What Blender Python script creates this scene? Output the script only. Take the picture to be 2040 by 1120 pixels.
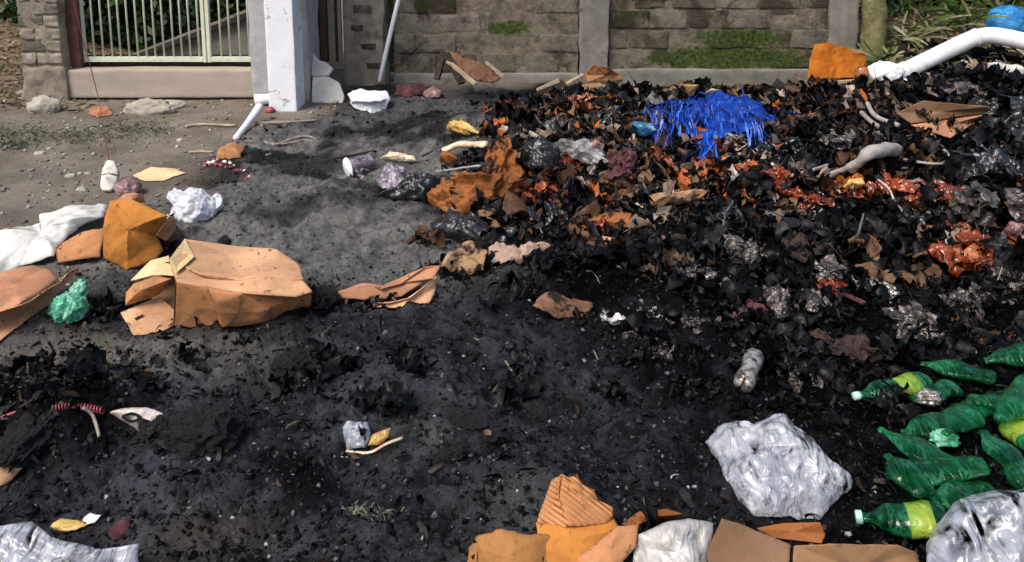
import bpy, bmesh, math, random
import numpy as np
from mathutils import Vector, Matrix

for o in list(bpy.data.objects):
    bpy.data.objects.remove(o)
scene = bpy.context.scene
COL = scene.collection
R = math.radians

# ------------------------------------------------------------------ camera
CAM_H = 1.55
PITCH = R(9.0)
FOC = 1600.0            # focal length in pixels of the 2040 px wide photograph
CX, CY = 1020.0, 83.0   # the photograph is a low crop: optical axis near its top edge
cam_d = bpy.data.cameras.new('camera')
cam = bpy.data.objects.new('camera', cam_d)
COL.objects.link(cam)
cam.location = (0, 0, CAM_H)
cam.rotation_euler = (R(90) - PITCH, 0, 0)
cam_d.sensor_width = 36.0
cam_d.lens = 36.0 * FOC / 2040.0
cam_d.shift_y = -(560.0 - CY) / 2040.0
cam_d.clip_start = 0.05
cam_d.clip_end = 900
scene.camera = cam

# ------------------------------------------------------------------ light
SUN_EL, SUN_AZ = R(54), R(224)          # azimuth clockwise from +Y (north): behind the camera, to the left
world = bpy.data.worlds.new('World')
scene.world = world
world.use_nodes = True
wn = world.node_tree
wn.nodes.clear()
sky = wn.nodes.new('ShaderNodeTexSky')
sky.sky_type = 'NISHITA'
sky.sun_disc = False
sky.sun_elevation = SUN_EL
sky.sun_rotation = SUN_AZ
sky.air_density = 1.0
sky.dust_density = 4.0
sky.ozone_density = 1.0
bg = wn.nodes.new('ShaderNodeBackground')
bg.inputs['Strength'].default_value = 0.085
wo = wn.nodes.new('ShaderNodeOutputWorld')
wn.links.new(sky.outputs[0], bg.inputs[0])
wn.links.new(bg.outputs[0], wo.inputs[0])
sd = bpy.data.lights.new('sun', 'SUN')
sd.energy = 1.5
sd.angle = R(32)
sd.color = (1.0, 0.95, 0.88)
sun = bpy.data.objects.new('sun', sd)
COL.objects.link(sun)
sun_dir = Vector((math.sin(SUN_AZ) * math.cos(SUN_EL), math.cos(SUN_AZ) * math.cos(SUN_EL), math.sin(SUN_EL)))
sun.rotation_euler = sun_dir.to_track_quat('Z', 'Y').to_euler()
sun.location = sun_dir * 30
vs = scene.view_settings
vs.view_transform = 'Standard'
vs.look = 'None'
vs.gamma = 1.0
vs.use_curve_mapping = False
vs.exposure = 1.05

# ------------------------------------------------------------------ numeric noise
def _hash(ix, iy, iz, seed):
    h = (ix.astype(np.int64) * 374761393 + iy.astype(np.int64) * 668265263 + iz.astype(np.int64) * 2147483647 + seed * 974711) & 0xFFFFFFFF
    h = ((h ^ (h >> 13)) * 1274126177) & 0xFFFFFFFF
    h = ((h ^ (h >> 16)) * 2246822519) & 0xFFFFFFFF
    h = h ^ (h >> 15)
    return (h & 0xFFFFFF) / float(0xFFFFFF)

def noise2(x, y, seed=0):
    ix, iy = np.floor(x), np.floor(y)
    fx, fy = x - ix, y - iy
    fx = fx * fx * fx * (fx * (fx * 6 - 15) + 10); fy = fy * fy * fy * (fy * (fy * 6 - 15) + 10)
    z = np.zeros_like(ix)
    a = _hash(ix, iy, z, seed); b = _hash(ix + 1, iy, z, seed)
    c = _hash(ix, iy + 1, z, seed); d = _hash(ix + 1, iy + 1, z, seed)
    return (a * (1 - fx) + b * fx) * (1 - fy) + (c * (1 - fx) + d * fx) * fy

def noise3(p, seed=0):
    i = np.floor(p); f = p - i; f = f * f * (3 - 2 * f)
    out = 0
    for dx in (0, 1):
        for dy in (0, 1):
            for dz in (0, 1):
                w = (f[:, 0] if dx else 1 - f[:, 0]) * (f[:, 1] if dy else 1 - f[:, 1]) * (f[:, 2] if dz else 1 - f[:, 2])
                out = out + w * _hash(i[:, 0] + dx, i[:, 1] + dy, i[:, 2] + dz, seed)
    return out

def fbm2(x, y, seed=0, octv=4, gain=0.5):
    s, a, t = 0, 1.0, 0
    for k in range(octv):
        s = s + a * (noise2(x, y, seed + k * 17) - 0.5); t += a
        x, y, a = x * 2.03 + 5.2, y * 2.03 + 1.7, a * gain
    return s / t * 2

def sstep(x, a, b):
    t = np.clip((x - a) / (b - a), 0, 1)
    return t * t * (3 - 2 * t)

def tri(x):
    return np.abs((x % 1.0) * 2 - 1)

def crumple(p, freq, seed, k=9, fine=1.0):
    """folds at three sizes"""
    if fine < .5:
        return 1.15 * _folds(p, freq * .8, seed, 4) + .10 * _folds(p, freq * 3.1, seed + 71, 4)
    return _folds(p, freq, seed, k) + .36 * _folds(p, freq * 2.6, seed + 71, 6) + .12 * _folds(p, freq * 6.1, seed + 143, 5)

def _folds(p, freq, seed, k=9):
    rng = np.random.default_rng(seed)
    q = p * freq
    w = np.stack([noise3(q * 0.8 + 11.3 * i, seed + i) - 0.5 for i in range(3)], 1)
    q = q + 0.9 * w
    s, tot = 0, 0
    for i in range(k):
        d = rng.normal(size=3); d /= np.linalg.norm(d)
        fr = 0.5 * (1 + 0.45 * i)
        a = 1 / (1 + 0.45 * i) ** 0.9
        s = s + a * (tri(q @ d * fr + rng.random()) - 0.5); tot += a
    return s / tot * 2.2

# ------------------------------------------------------------------ terrain
BUMPS = [(.6, 4.7, .13, .7, .5), (1.6, 4.55, .17, .9, .55), (2.6, 4.6, .22, .8, .6), (1.5, 5.6, .25, 1.3, .55), (3.4, 5.3, .35, .9, .8), (3.4, 4.1, .26, .8, .8), (.1, 5.6, .09, .8, .5),
         (.25, 4.35, .12, .7, .5), (1.6, 3.75, .14, .9, .5), (.95, 3.1, .10, .75, .26), (-1.55, 2.2, .10, .5, .2), (-1.25, 2.28, .05, .12, .08),
         (1.9, 2.25, .08, .5, .4), (-.1, 5.0, .06, .5, .3)]

def ash_mask(x, y):
    e = -1.92 + 0.28 * fbm2(x * 1.3, y * 1.3, 31, 4) * 1.4
    e = e + 0.25 * sstep(y, 5.4, 6.6)
    m = sstep(x, e - 0.22, e + 0.32)
    return m * (1 - sstep(y, 7.0, 7.4))

def H(x, y, fine=True):
    x = np.asarray(x, float); y = np.asarray(y, float)
    am = ash_mask(x, y)
    near = np.exp(-np.maximum(0, np.hypot(x, y - 4) - 7) ** 2 / 30)
    h = 0.02 * fbm2(x * .5, y * .5, 3, 3) * near
    for bx, by, a, sx, sy in BUMPS:
        h = h + a * np.exp(-((x - bx) / sx) ** 2 - ((y - by) / sy) ** 2)
    heap = np.exp(-((x - 1.9) / 1.7) ** 2 - ((y - 4.6) / 1.6) ** 2)
    # banks behind the fence line
    h = h + .60 * sstep(x, 2.75, 3.7) * sstep(y, 5.9, 7.6) + .10 * fbm2(x * .9, y * .9, 8, 3) * sstep(y, 6.6, 8)
    h = h + .30 * sstep(-x, 3.9, 5.5) * sstep(y, 6.4, 9.0)
    h = h + am * near * (.035 * fbm2(x * 2.1, y * 2.1, 5, 3) + (.034 + .13 * heap) * fbm2(x * 5.0, y * 5.0, 6, 3))
    h = h + (1 - am) * near * .012 * fbm2(x * 4, y * 4, 9, 3)
    if fine:
        f = fbm2(x * 19, y * 19, 12, 4, .6)
        rid = 1 - np.abs(fbm2(x * 11 + 3, y * 11, 14, 3, .55)) * 2
        h = h + am * near * .007 * fbm2(x * 48, y * 48, 77, 3, .6)
        wet = sstep(fbm2(x * 1.9 + 7, y * 1.9, 55, 3), -.15, .35)
        h = h + am * near * .028 * wet * (1 - np.abs(fbm2(x * 7, y * 7, 91, 4, .6)) * 2.2)
        h = h + near * (.0025 + .0135 * am + .012 * am * heap) * f + am * near * .008 * (rid - .5)
    return h

_gx = np.linspace(-6.5, 6.5, 521); _gy = np.linspace(.8, 16.2, 617)
_GX, _GY = np.meshgrid(_gx, _gy)
_GH = H(_GX.ravel(), _GY.ravel(), False).reshape(_GX.shape)
def Hq(x, y):
    fx = np.clip((x + 6.5) / .025, 0, 519.999); fy = np.clip((y - .8) / .025, 0, 615.999)
    i, j = fx.astype(int), fy.astype(int); fx, fy = fx - i, fy - j
    return (_GH[j, i] * (1 - fx) + _GH[j, i + 1] * fx) * (1 - fy) + (_GH[j + 1, i] * (1 - fx) + _GH[j + 1, i + 1] * fx) * fy

_f = np.array([0, math.cos(PITCH), -math.sin(PITCH)])
_u = np.array([0, math.sin(PITCH), math.cos(PITCH)])
_o = np.array([0, 0, CAM_H])
_t = np.linspace(1.2, 16, 2400)

def ray(px, py):
    return np.array([(px - CX) / FOC, 0, 0]) - (py - CY) / FOC * _u + _f

def P(px, py, dz=0.0):
    """place on the ground (raised by dz) that the photograph shows at that spot"""
    d = ray(px, py)
    pts = _o[None] + _t[:, None] * d[None]
    g = pts[:, 2] - (Hq(pts[:, 0], pts[:, 1]) + dz)
    i = int(np.argmax(g < 0)) if (g < 0).any() else len(_t) - 1
    i = max(i, 1)
    a, b = g[i - 1], g[i]
    t = _t[i - 1] + (_t[i] - _t[i - 1]) * (a / (a - b) if a != b else 0)
    return _o + t * d

def S(px, py, Y):
    d = ray(px, py)
    return _o + d * (Y / d[1])

def gz(x, y):
    return float(H(np.array([x]), np.array([y]))[0])

# ------------------------------------------------------------------ mesh plumbing
def make_mesh(name, V, F, col=None, smooth=True):
    me = bpy.data.meshes.new(name)
    V = np.asarray(V, dtype=np.float32)
    if isinstance(F, np.ndarray):
        n, k = F.shape
        me.vertices.add(len(V)); me.vertices.foreach_set('co', V.ravel())
        me.loops.add(n * k); me.loops.foreach_set('vertex_index', F.astype(np.int32).ravel())
        me.polygons.add(n)
        me.polygons.foreach_set('loop_start', np.arange(0, n * k, k, dtype=np.int32))
        me.polygons.foreach_set('loop_total', np.full(n, k, dtype=np.int32))
        me.update(calc_edges=True)
        me.validate()
    else:
        me.from_pydata([tuple(map(float, v)) for v in V], [], [tuple(map(int, f)) for f in F])
        me.update()
    if smooth:
        me.polygons.foreach_set('use_smooth', np.ones(len(me.polygons), dtype=bool))
    if col is not None:
        for nm, arr in col.items():
            arr = np.asarray(arr, dtype=np.float32)
            if arr.ndim == 1:
                at = me.attributes.new(nm, 'FLOAT', 'POINT'); at.data.foreach_set('value', arr)
            else:
                at = me.attributes.new(nm, 'FLOAT_COLOR', 'POINT')
                c = np.ones((len(arr), 4), np.float32); c[:, :3] = arr
                at.data.foreach_set('color', c.ravel())
    return me

def link(name, me, mat, parent=None, loc=(0, 0, 0)):
    o = bpy.data.objects.new(name, me)
    COL.objects.link(o)
    if mat is not None:
        me.materials.clear(); me.materials.append(mat)
    o.location = loc
    if parent is not None:
        o.parent = parent
    return o

def tag(o, label, cat, group=None):
    o['label'] = label; o['category'] = cat
    if group: o['group'] = group
    return o

class Thing:
    """Empty at the thing's base, parts given in world coordinates"""
    def __init__(s, name, label, cat, base, group=None):
        s.base = np.array(base, float)
        s.o = bpy.data.objects.new(name, None); COL.objects.link(s.o)
        s.o.empty_display_size = .1
        s.o.location = s.base
        tag(s.o, label, cat, group)
    def part(s, name, VF, mat, parent=None, smooth=True, col=None, label=None):
        V, F = VF
        me = make_mesh(name, np.asarray(V) - s.base, F, col, smooth)
        o = link(name, me, mat, parent or s.o)
        if label: o['label'] = label
        return o

def single(name, label, cat, VF, mat, group=None, smooth=True, col=None, kind=None):
    V, F = VF
    V = np.asarray(V, float)
    base = np.array([V[:, 0].mean(), V[:, 1].mean(), V[:, 2].min()])
    o = link(name, make_mesh(name, V - base, F, col, smooth), mat, None, base)
    tag(o, label, cat, group)
    if kind: o['kind'] = kind
    return o

def join(*parts):
    Vs, Fs, n = [], [], 0
    for V, F in parts:
        Vs.append(np.asarray(V, float)); Fs += [tuple(int(i) + n for i in f) for f in F]; n += len(V)
    return np.concatenate(Vs), Fs

# ------------------------------------------------------------------ shape makers
def box(c0, c1, bev=0.0, rough=0.0, seed=0, n=1):
    bm = bmesh.new()
    bmesh.ops.create_cube(bm, size=1)
    c0 = np.array(c0, float); c1 = np.array(c1, float)
    for v in bm.verts:
        v.co = Vector(((c0 + c1) / 2 + np.array(v.co) * (c1 - c0)).tolist())
    if bev > 0:
        bmesh.ops.bevel(bm, geom=bm.edges[:], offset=bev, segments=2, affect='EDGES', profile=.6)
    if n > 1:
        bmesh.ops.subdivide_edges(bm, edges=bm.edges[:], cuts=n, use_grid_fill=True)
    V = np.array([v.co[:] for v in bm.verts])
    if rough > 0:
        V = V + rough * np.stack([(noise3(V * 7 + 9.1 * i, seed + i) - .5) + .6 * (noise3(V * 22 + 9.1 * i, seed + i) - .5) for i in range(3)], 1)
    bm.verts.index_update()
    F = [tuple(v.index for v in f.verts) for f in bm.faces]
    bm.free()
    return V, F

def beam(a, b, w, d, up=(0, 0, 1)):
    a, b = np.array(a, float), np.array(b, float)
    t = (b - a) / np.linalg.norm(b - a)
    s = np.cross(t, up)
    if np.linalg.norm(s) < 1e-4: s = np.cross(t, (0, 1, 0))
    s /= np.linalg.norm(s); u = np.cross(s, t)
    V = []
    for p in (a, b):
        for i, j in ((-1, -1), (1, -1), (1, 1), (-1, 1)):
            V.append(p + s * i * w / 2 + u * j * d / 2)
    F = [(3, 2, 1, 0), (4, 5, 6, 7)] + [(i, (i + 1) % 4, (i + 1) % 4 + 4, i + 4) for i in range(4)]
    return np.array(V), F

def smooth_path(pts, n=30):
    pts = np.array(pts, float)
    m = len(pts)
    if m < 3:
        return np.array([pts[0] + (pts[-1] - pts[0]) * t for t in np.linspace(0, 1, n)])
    out = []
    ts = np.linspace(0, m - 1, n)
    for t in ts:
        i = min(int(t), m - 2); f = t - i
        p0, p1, p2, p3 = pts[max(i - 1, 0)], pts[i], pts[i + 1], pts[min(i + 2, m - 1)]
        out.append(.5 * (2 * p1 + (p2 - p0) * f + (2 * p0 - 5 * p1 + 4 * p2 - p3) * f * f + (3 * p1 - p0 - 3 * p2 + p3) * f ** 3))
    return np.array(out)

def tube(path, rad, seg=8, flat=1.0, wob=0.0, seed=0):
    path = np.array(path, float); n = len(path)
    rad = np.full(n, rad) if np.isscalar(rad) else np.interp(np.linspace(0, 1, n), np.linspace(0, 1, len(rad)), rad)
    tg = np.gradient(path, axis=0); tg /= np.linalg.norm(tg, axis=1)[:, None] + 1e-9
    ref = np.array([0, 0, 1.0]) if abs(tg[0][2]) < .9 else np.array([1.0, 0, 0])
    V = []
    for i in range(n):
        s = np.cross(tg[i], ref); s /= np.linalg.norm(s) + 1e-9
        u = np.cross(s, tg[i])
        for k in range(seg):
            a = 2 * math.pi * k / seg
            V.append(path[i] + rad[i] * (math.cos(a) * s + flat * math.sin(a) * u))
    V = np.array(V)
    if wob:
        V = V + wob * np.stack([noise3(V * 25 + 7 * i, seed + i) - .5 for i in range(3)], 1)
    F = [(i * seg + k, i * seg + (k + 1) % seg, (i + 1) * seg + (k + 1) % seg, (i + 1) * seg + k) for i in range(n - 1) for k in range(seg)]
    F += [tuple(range(seg))[::-1], tuple((n - 1) * seg + k for k in range(seg))]
    return V, F

def patch(outline, lift=0.0, amp=0.008, freq=7.0, thick=0.004, rings=12, seed=1, jag=0.0, drape=True, pin=False, step=.010, flute=0.0, stiff=False):
    amp = amp * 1.2; rings = max(rings, 14)
    jag = max(jag, .035)
    """sheet with a given outline in space: crumpled, torn edge, real thickness"""
    B = np.array(outline, float); m = len(B)
    per = np.linalg.norm(np.roll(B, -1, 0) - B, axis=1)
    st = max(step, per.sum() / 150)
    pts = []
    for i in range(m):
        k = max(1, int(round(per[i] / st)))
        for j in range(k):
            pts.append(B[i] + (B[(i + 1) % m] - B[i]) * j / k)
    b = np.array(pts); n = len(b)
    nrm = np.zeros(3)
    for i in range(m):
        nrm += np.cross(B[i] - B[0], B[(i + 1) % m] - B[0])
    nrm /= np.linalg.norm(nrm) + 1e-12
    if abs(nrm[2]) > .25:
        nrm = nrm if nrm[2] > 0 else -nrm
    elif nrm[1] > 0:
        nrm = -nrm
    c = b.mean(0)
    jr = np.ones(n)
    if jag:
        q = b * 30 + seed
        jr = 1 - jag * (noise3(q, seed) + .6 * noise3(q * 2.7, seed + 3)) * 1.0
    if pin: jr = np.ones(n)
    bb = c + (b - c) * jr[:, None]
    V = [c + nrm * lift]
    rs = [0.0]
    for r in np.linspace(0, 1, rings + 1)[1:]:
        V.extend(c + (bb - c) * r + nrm * lift * (1 - r ** 2) ** .7)
        rs.extend([r] * n)
    V = np.array(V); rs = np.array(rs)
    d = crumple(V, freq, seed, 9, 0.0 if stiff else 1.0) * amp
    if pin: d = d * (1 - rs ** 6)
    V = V + nrm * d[:, None]
    if flute:
        V = V + nrm * (flute * np.sin(V @ np.array([.8, .6, .1]) * 260))[:, None]
    if drape:
        V[:, 2] = np.maximum(V[:, 2], H(V[:, 0], V[:, 1]) + .004 + thick)
    W = V - nrm * thick
    N = len(V)
    F = []
    for k in range(n):
        k2 = (k + 1) % n
        F.append((0, 1 + k, 1 + k2)); F.append((N, N + 1 + k2, N + 1 + k))
        for r in range(rings - 1):
            a, b_ = 1 + r * n + k, 1 + r * n + k2
            F.append((a, a + n, b_ + n, b_)); F.append((N + a, N + b_, N + b_ + n, N + a + n))
        e = 1 + (rings - 1) * n
        F.append((e + k, N + e + k, N + e + k2, e + k2))
    return np.concatenate([V, W]), F

_ico = {}
def ico(sub):
    if sub not in _ico:
        bm = bmesh.new(); bmesh.ops.create_icosphere(bm, subdivisions=sub, radius=1)
        bm.verts.index_update()
        _ico[sub] = (np.array([v.co[:] for v in bm.verts]), [tuple(v.index for v in f.verts) for f in bm.faces])
        bm.free()
    return _ico[sub]

def blob(c, size, amp=.18, freq=2.2, seed=1, sub=4, rotz=0.0, tilt=0.0, flat=.45):
    V, F = ico(sub)
    V = V.copy()
    V = V * (1 + amp * crumple(V, freq, seed) + amp * .8 * (noise3(V * 1.6 + seed, seed) - .5))[:, None]
    V[:, 2] = np.where(V[:, 2] < -flat, -flat + (V[:, 2] + flat) * .15, V[:, 2])
    V = V * np.array(size)
    ca, sa = math.cos(tilt), math.sin(tilt)
    V = V @ np.array([[ca, 0, -sa], [0, 1, 0], [sa, 0, ca]])
    ca, sa = math.cos(rotz), math.sin(rotz)
    V = V @ np.array([[ca, sa, 0], [-sa, ca, 0], [0, 0, 1]])
    V = V + np.array(c) + np.array([0, 0, flat * size[2]])
    return V, F

def lathe(a, b, prof, seg=20, squash=1.0, amp=0.0, freq=10, seed=0, twist=0.0, stiff=False):
    """prof: list of (t, r) from a to b; squashed and dented"""
    a, b = np.array(a, float), np.array(b, float)
    ax = b - a; L = np.linalg.norm(ax); ax /= L
    s = np.cross(ax, (0, 0, 1.0)); s /= np.linalg.norm(s) + 1e-9; u = np.cross(s, ax)
    V = []
    for t, r in prof:
        for k in range(seg):
            an = 2 * math.pi * k / seg
            V.append(a + ax * t * L + r * (math.cos(an + twist * t) * s + squash * math.sin(an + twist * t) * u))
    V = np.array(V)
    if amp:
        c = a + ax * ((V - a) @ ax)[:, None]
        rad = V - c
        V = c + rad * (1 + amp * crumple(V, freq, seed, 9, 0.0 if stiff else 1.0))[:, None]
    n = len(prof)
    F = [(i * seg + k, i * seg + (k + 1) % seg, (i + 1) * seg + (k + 1) % seg, (i + 1) * seg + k) for i in range(n - 1) for k in range(seg)]
    F += [tuple(range(seg))[::-1], tuple((n - 1) * seg + k for k in range(seg))]
    return V, F

def ribbons(starts, dirs, lens, widths, curl, rng, nseg=3, sag=0.0):
    """many thin bent strips in one mesh: returns V (n*(nseg+1)*2), F as array"""
    n = len(starts)
    d = dirs / np.linalg.norm(dirs, axis=1)[:, None]
    side = np.cross(d, rng.normal(size=(n, 3))); side /= np.linalg.norm(side, axis=1)[:, None] + 1e-9
    nr = np.cross(d, side)
    p = starts.copy(); rows = []
    ang = rng.normal(size=n) * curl
    for i in range(nseg + 1):
        w = widths * (0.55 + .45 * rng.random(n)) * (1 if 0 < i < nseg else .6)
        rows.append(np.stack([p - side * w[:, None] / 2, p + side * w[:, None] / 2], 1))
        d = d + nr * (ang / nseg)[:, None] + rng.normal(size=(n, 3)) * .12 * curl
        d[:, 2] -= sag
        d /= np.linalg.norm(d, axis=1)[:, None]
        nr = np.cross(d, side)
        p = p + d * (lens / nseg)[:, None]
    V = np.stack(rows, 1).reshape(-1, 3)
    base = (np.arange(n) * (nseg + 1) * 2)[:, None]
    q = np.concatenate([np.array([[2 * i, 2 * i + 1, 2 * i + 3, 2 * i + 2]]) for i in range(nseg)], 0)
    F = (base[:, :, None] + q[None]).reshape(-1, 4)
    return V, F

def chunks(cent, size, rng):
    """many small angular crumbs (deformed octahedra)"""
    n = len(cent)
    o = np.array([[1, 0, 0], [-1, 0, 0], [0, 1, 0], [0, -1, 0], [0, 0, 1], [0, 0, -1]], float)
    f = np.array([[0, 2, 4], [2, 1, 4], [1, 3, 4], [3, 0, 4], [2, 0, 5], [1, 2, 5], [3, 1, 5], [0, 3, 5]])
    sc = size[:, None, None] * (0.45 + .9 * rng.random((n, 6, 1)))
    a = rng.random(n) * 6.283; ca, sa = np.cos(a), np.sin(a)
    V = o[None] * sc
    V = V + rng.normal(size=V.shape) * size[:, None, None] * .25
    x, y = V[..., 0] * ca[:, None] - V[..., 1] * sa[:, None], V[..., 0] * sa[:, None] + V[..., 1] * ca[:, None]
    V = np.stack([x, y, V[..., 2] * .7], -1) + cent[:, None]
    F = ((np.arange(n) * 6)[:, None, None] + f[None]).reshape(-1, 3)
    return V.reshape(-1, 3), F

def sheetlets(cent, size, rng, tilt=.6, rough=.30, g=5, asp0=.14):
    """many small crumpled torn sheets in one mesh"""
    n = len(cent)
    u, v = np.meshgrid(np.linspace(-1, 1, g), np.linspace(-1, 1, g)); u, v = u.ravel(), v.ravel()
    m = g * g
    nrm = np.stack([rng.normal(size=n) * tilt, rng.normal(size=n) * tilt, np.ones(n)], 1); nrm /= np.linalg.norm(nrm, axis=1)[:, None]
    t = np.cross(nrm, rng.normal(size=(n, 3))); t /= np.linalg.norm(t, axis=1)[:, None]
    b = np.cross(nrm, t)
    asp = asp0 + .72 * rng.random(n) ** 1.3
    # square grid rounded to a disc, edge pushed in and out a little
    uu = u * np.sqrt(1 - .46 * v * v); vv = v * np.sqrt(1 - .46 * u * u)
    edge = (np.maximum(np.abs(u), np.abs(v)) > .9)[None]
    k = 1 - edge * .22 * rng.random((n, m))
    U = uu[None] * k; W = vv[None] * k * asp[:, None]
    cx, cy = rng.normal(size=(2, n, 1)) * .45
    z = cx * U ** 2 + cy * U * W * 2 + rng.normal(size=(n, m)) * rough * .42
    a, c = rng.normal(size=(2, n, 1)) * 1.3
    z = z + rough * 1.2 * tri(a * U + c * W + rng.random((n, 1)))
    V = cent[:, None] + size[:, None, None] * (U[..., None] * t[:, None] + W[..., None] * b[:, None] + z[..., None] * nrm[:, None])
    q = np.array([[i * g + j, i * g + j + 1, (i + 1) * g + j + 1, (i + 1) * g + j] for i in range(g - 1) for j in range(g - 1)])
    F = ((np.arange(n) * m)[:, None, None] + q[None]).reshape(-1, 4)
    return V.reshape(-1, 3), F

def bundle(c, size, n=7, seed=1, amp=.28, up=.8, th=.003, jag=.25):
    """a heap of ragged crumpled sheets lying through each other"""
    rng = np.random.default_rng(seed)
    c = np.array(c, float); size = np.array(size, float)
    out = []
    for i in range(n):
        o = c + rng.normal(size=3) * size * np.array([.38, .38, .18]) + np.array([0, 0, size[2] * (.35 + .3 * rng.random())])
        nr = np.array([rng.normal() * up, rng.normal() * up - .25, 1.0]); nr /= np.linalg.norm(nr)
        t = np.cross(nr, rng.normal(size=3)); t /= np.linalg.norm(t); b = np.cross(nr, t)
        r = float(np.mean(size[:2])) * rng.uniform(.45, .85); asp = rng.uniform(.45, 1)
        k = rng.integers(6, 10)
        ol = []
        for j in range(k):
            a = 6.283 * (j + rng.uniform(-.3, .3)) / k; rr = r * rng.uniform(.6, 1.1)
            q = o + t * math.cos(a) * rr + b * math.sin(a) * rr * asp
            q[:2] = c[:2] + np.clip(q[:2] - c[:2], -size[:2] * 1.05, size[:2] * 1.05)
            q[2] = np.clip(q[2], c[2] - .01, c[2] + size[2] * 1.7)
            ol.append(q)
        out.append(patch(ol, r * .15, amp * r, 1.15 / r, th, 10, int(seed * 13 + i), jag, True, step=r * .09))
    return join(*out)

# ------------------------------------------------------------------ materials
class NT:
    def __init__(s, name):
        s.m = bpy.data.materials.new(name); s.m.use_nodes = True
        s.t = s.m.node_tree; s.t.nodes.clear()
        s.out = s.n('ShaderNodeOutputMaterial')
    def n(s, typ, ins=None, **kw):
        nd = s.t.nodes.new(typ)
        for k, v in kw.items(): setattr(nd, k, v)
        for k, v in (ins or {}).items():
            if hasattr(v, 'is_output') or isinstance(v, bpy.types.NodeSocket): s.t.links.new(v, nd.inputs[k])
            else: nd.inputs[k].default_value = v
        return nd
    def noise(s, vec, scale, detail=5, rough=.6, dist=0.0):
        return s.n('ShaderNodeTexNoise', {'Vector': vec, 'Scale': scale, 'Detail': detail, 'Roughness': rough, 'Distortion': dist}).outputs[0]
    def ramp(s, fac, a, b):
        nd = s.n('ShaderNodeMapRange', {'Value': fac, 'From Min': a, 'From Max': b}, interpolation_type='SMOOTHSTEP')
        return nd.outputs[0]
    def mix(s, fac, a, b, mode='MIX'):
        nd = s.n('ShaderNodeMix', data_type='RGBA', blend_type=mode)
        for i, v in ((0, fac), (6, a), (7, b)):
            if isinstance(v, bpy.types.NodeSocket): s.t.links.new(v, nd.inputs[i])
            else: nd.inputs[i].default_value = v if i == 0 else ((*v, 1) if len(v) == 3 else v)
        return nd.outputs[2]
    def math(s, op, a, b=0.0):
        nd = s.n('ShaderNodeMath', operation=op)
        for i, v in ((0, a), (1, b)):
            if isinstance(v, bpy.types.NodeSocket): s.t.links.new(v, nd.inputs[i])
            else: nd.inputs[i].default_value = v
        return nd.outputs[0]
    def bump(s, h, strength=.4, dist=.01, nrm=None):
        nd = s.n('ShaderNodeBump', {'Height': h, 'Strength': strength, 'Distance': dist})
        if nrm is not None: s.t.links.new(nrm, nd.inputs['Normal'])
        return nd.outputs[0]
    def coords(s, kind='Object'):
        return s.n('ShaderNodeTexCoord').outputs[kind]
    def pos(s):
        return s.n('ShaderNodeNewGeometry').outputs['Position']
    def attr(s, name, out='Color'):
        return s.n('ShaderNodeAttribute', attribute_name=name).outputs[out]
    def bsdf(s, **ins):
        nm = {'col': 'Base Color', 'rough': 'Roughness', 'spec': 'Specular IOR Level', 'metal': 'Metallic', 'nrm': 'Normal',
              'trans': 'Transmission Weight', 'coat': 'Coat Weight', 'coatr': 'Coat Roughness', 'sss': 'Subsurface Weight', 'alpha': 'Alpha', 'sheen': 'Sheen Weight'}
        d = {}
        for k, v in ins.items():
            if k == 'col' and not isinstance(v, bpy.types.NodeSocket): v = (*v, 1) if len(v) == 3 else v
            d[nm[k]] = v
        return s.n('ShaderNodeBsdfPrincipled', d).outputs[0]
    def done(s, sh):
        s.t.links.new(sh, s.out.inputs['Surface'])
        return s.m

def surf(name, c1, c2, scale=8, rough=.8, spec=.3, bump=.4, bscale=40, bdist=.006, c3=None, c3lo=.58, c3hi=.7, c3scale=3, world_pos=True, rlo=None):
    t = NT(name)
    v = t.pos() if world_pos else t.coords()
    col = t.mix(t.ramp(t.noise(v, scale, 7, .65), .3, .7), c1, c2)
    if c3 is not None:
        col = t.mix(t.ramp(t.noise(v, c3scale, 6, .65, .5), c3lo, c3hi), col, c3)
    r = rough if rlo is None else t.n('ShaderNodeMapRange', {'Value': t.noise(v, scale * 2, 3), 'From Min': .35, 'From Max': .65, 'To Min': rlo, 'To Max': rough}).outputs[0]
    return t.done(t.bsdf(col=col, rough=r, spec=spec, nrm=t.bump(t.noise(v, bscale, 8, .7), bump, bdist)))

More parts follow.
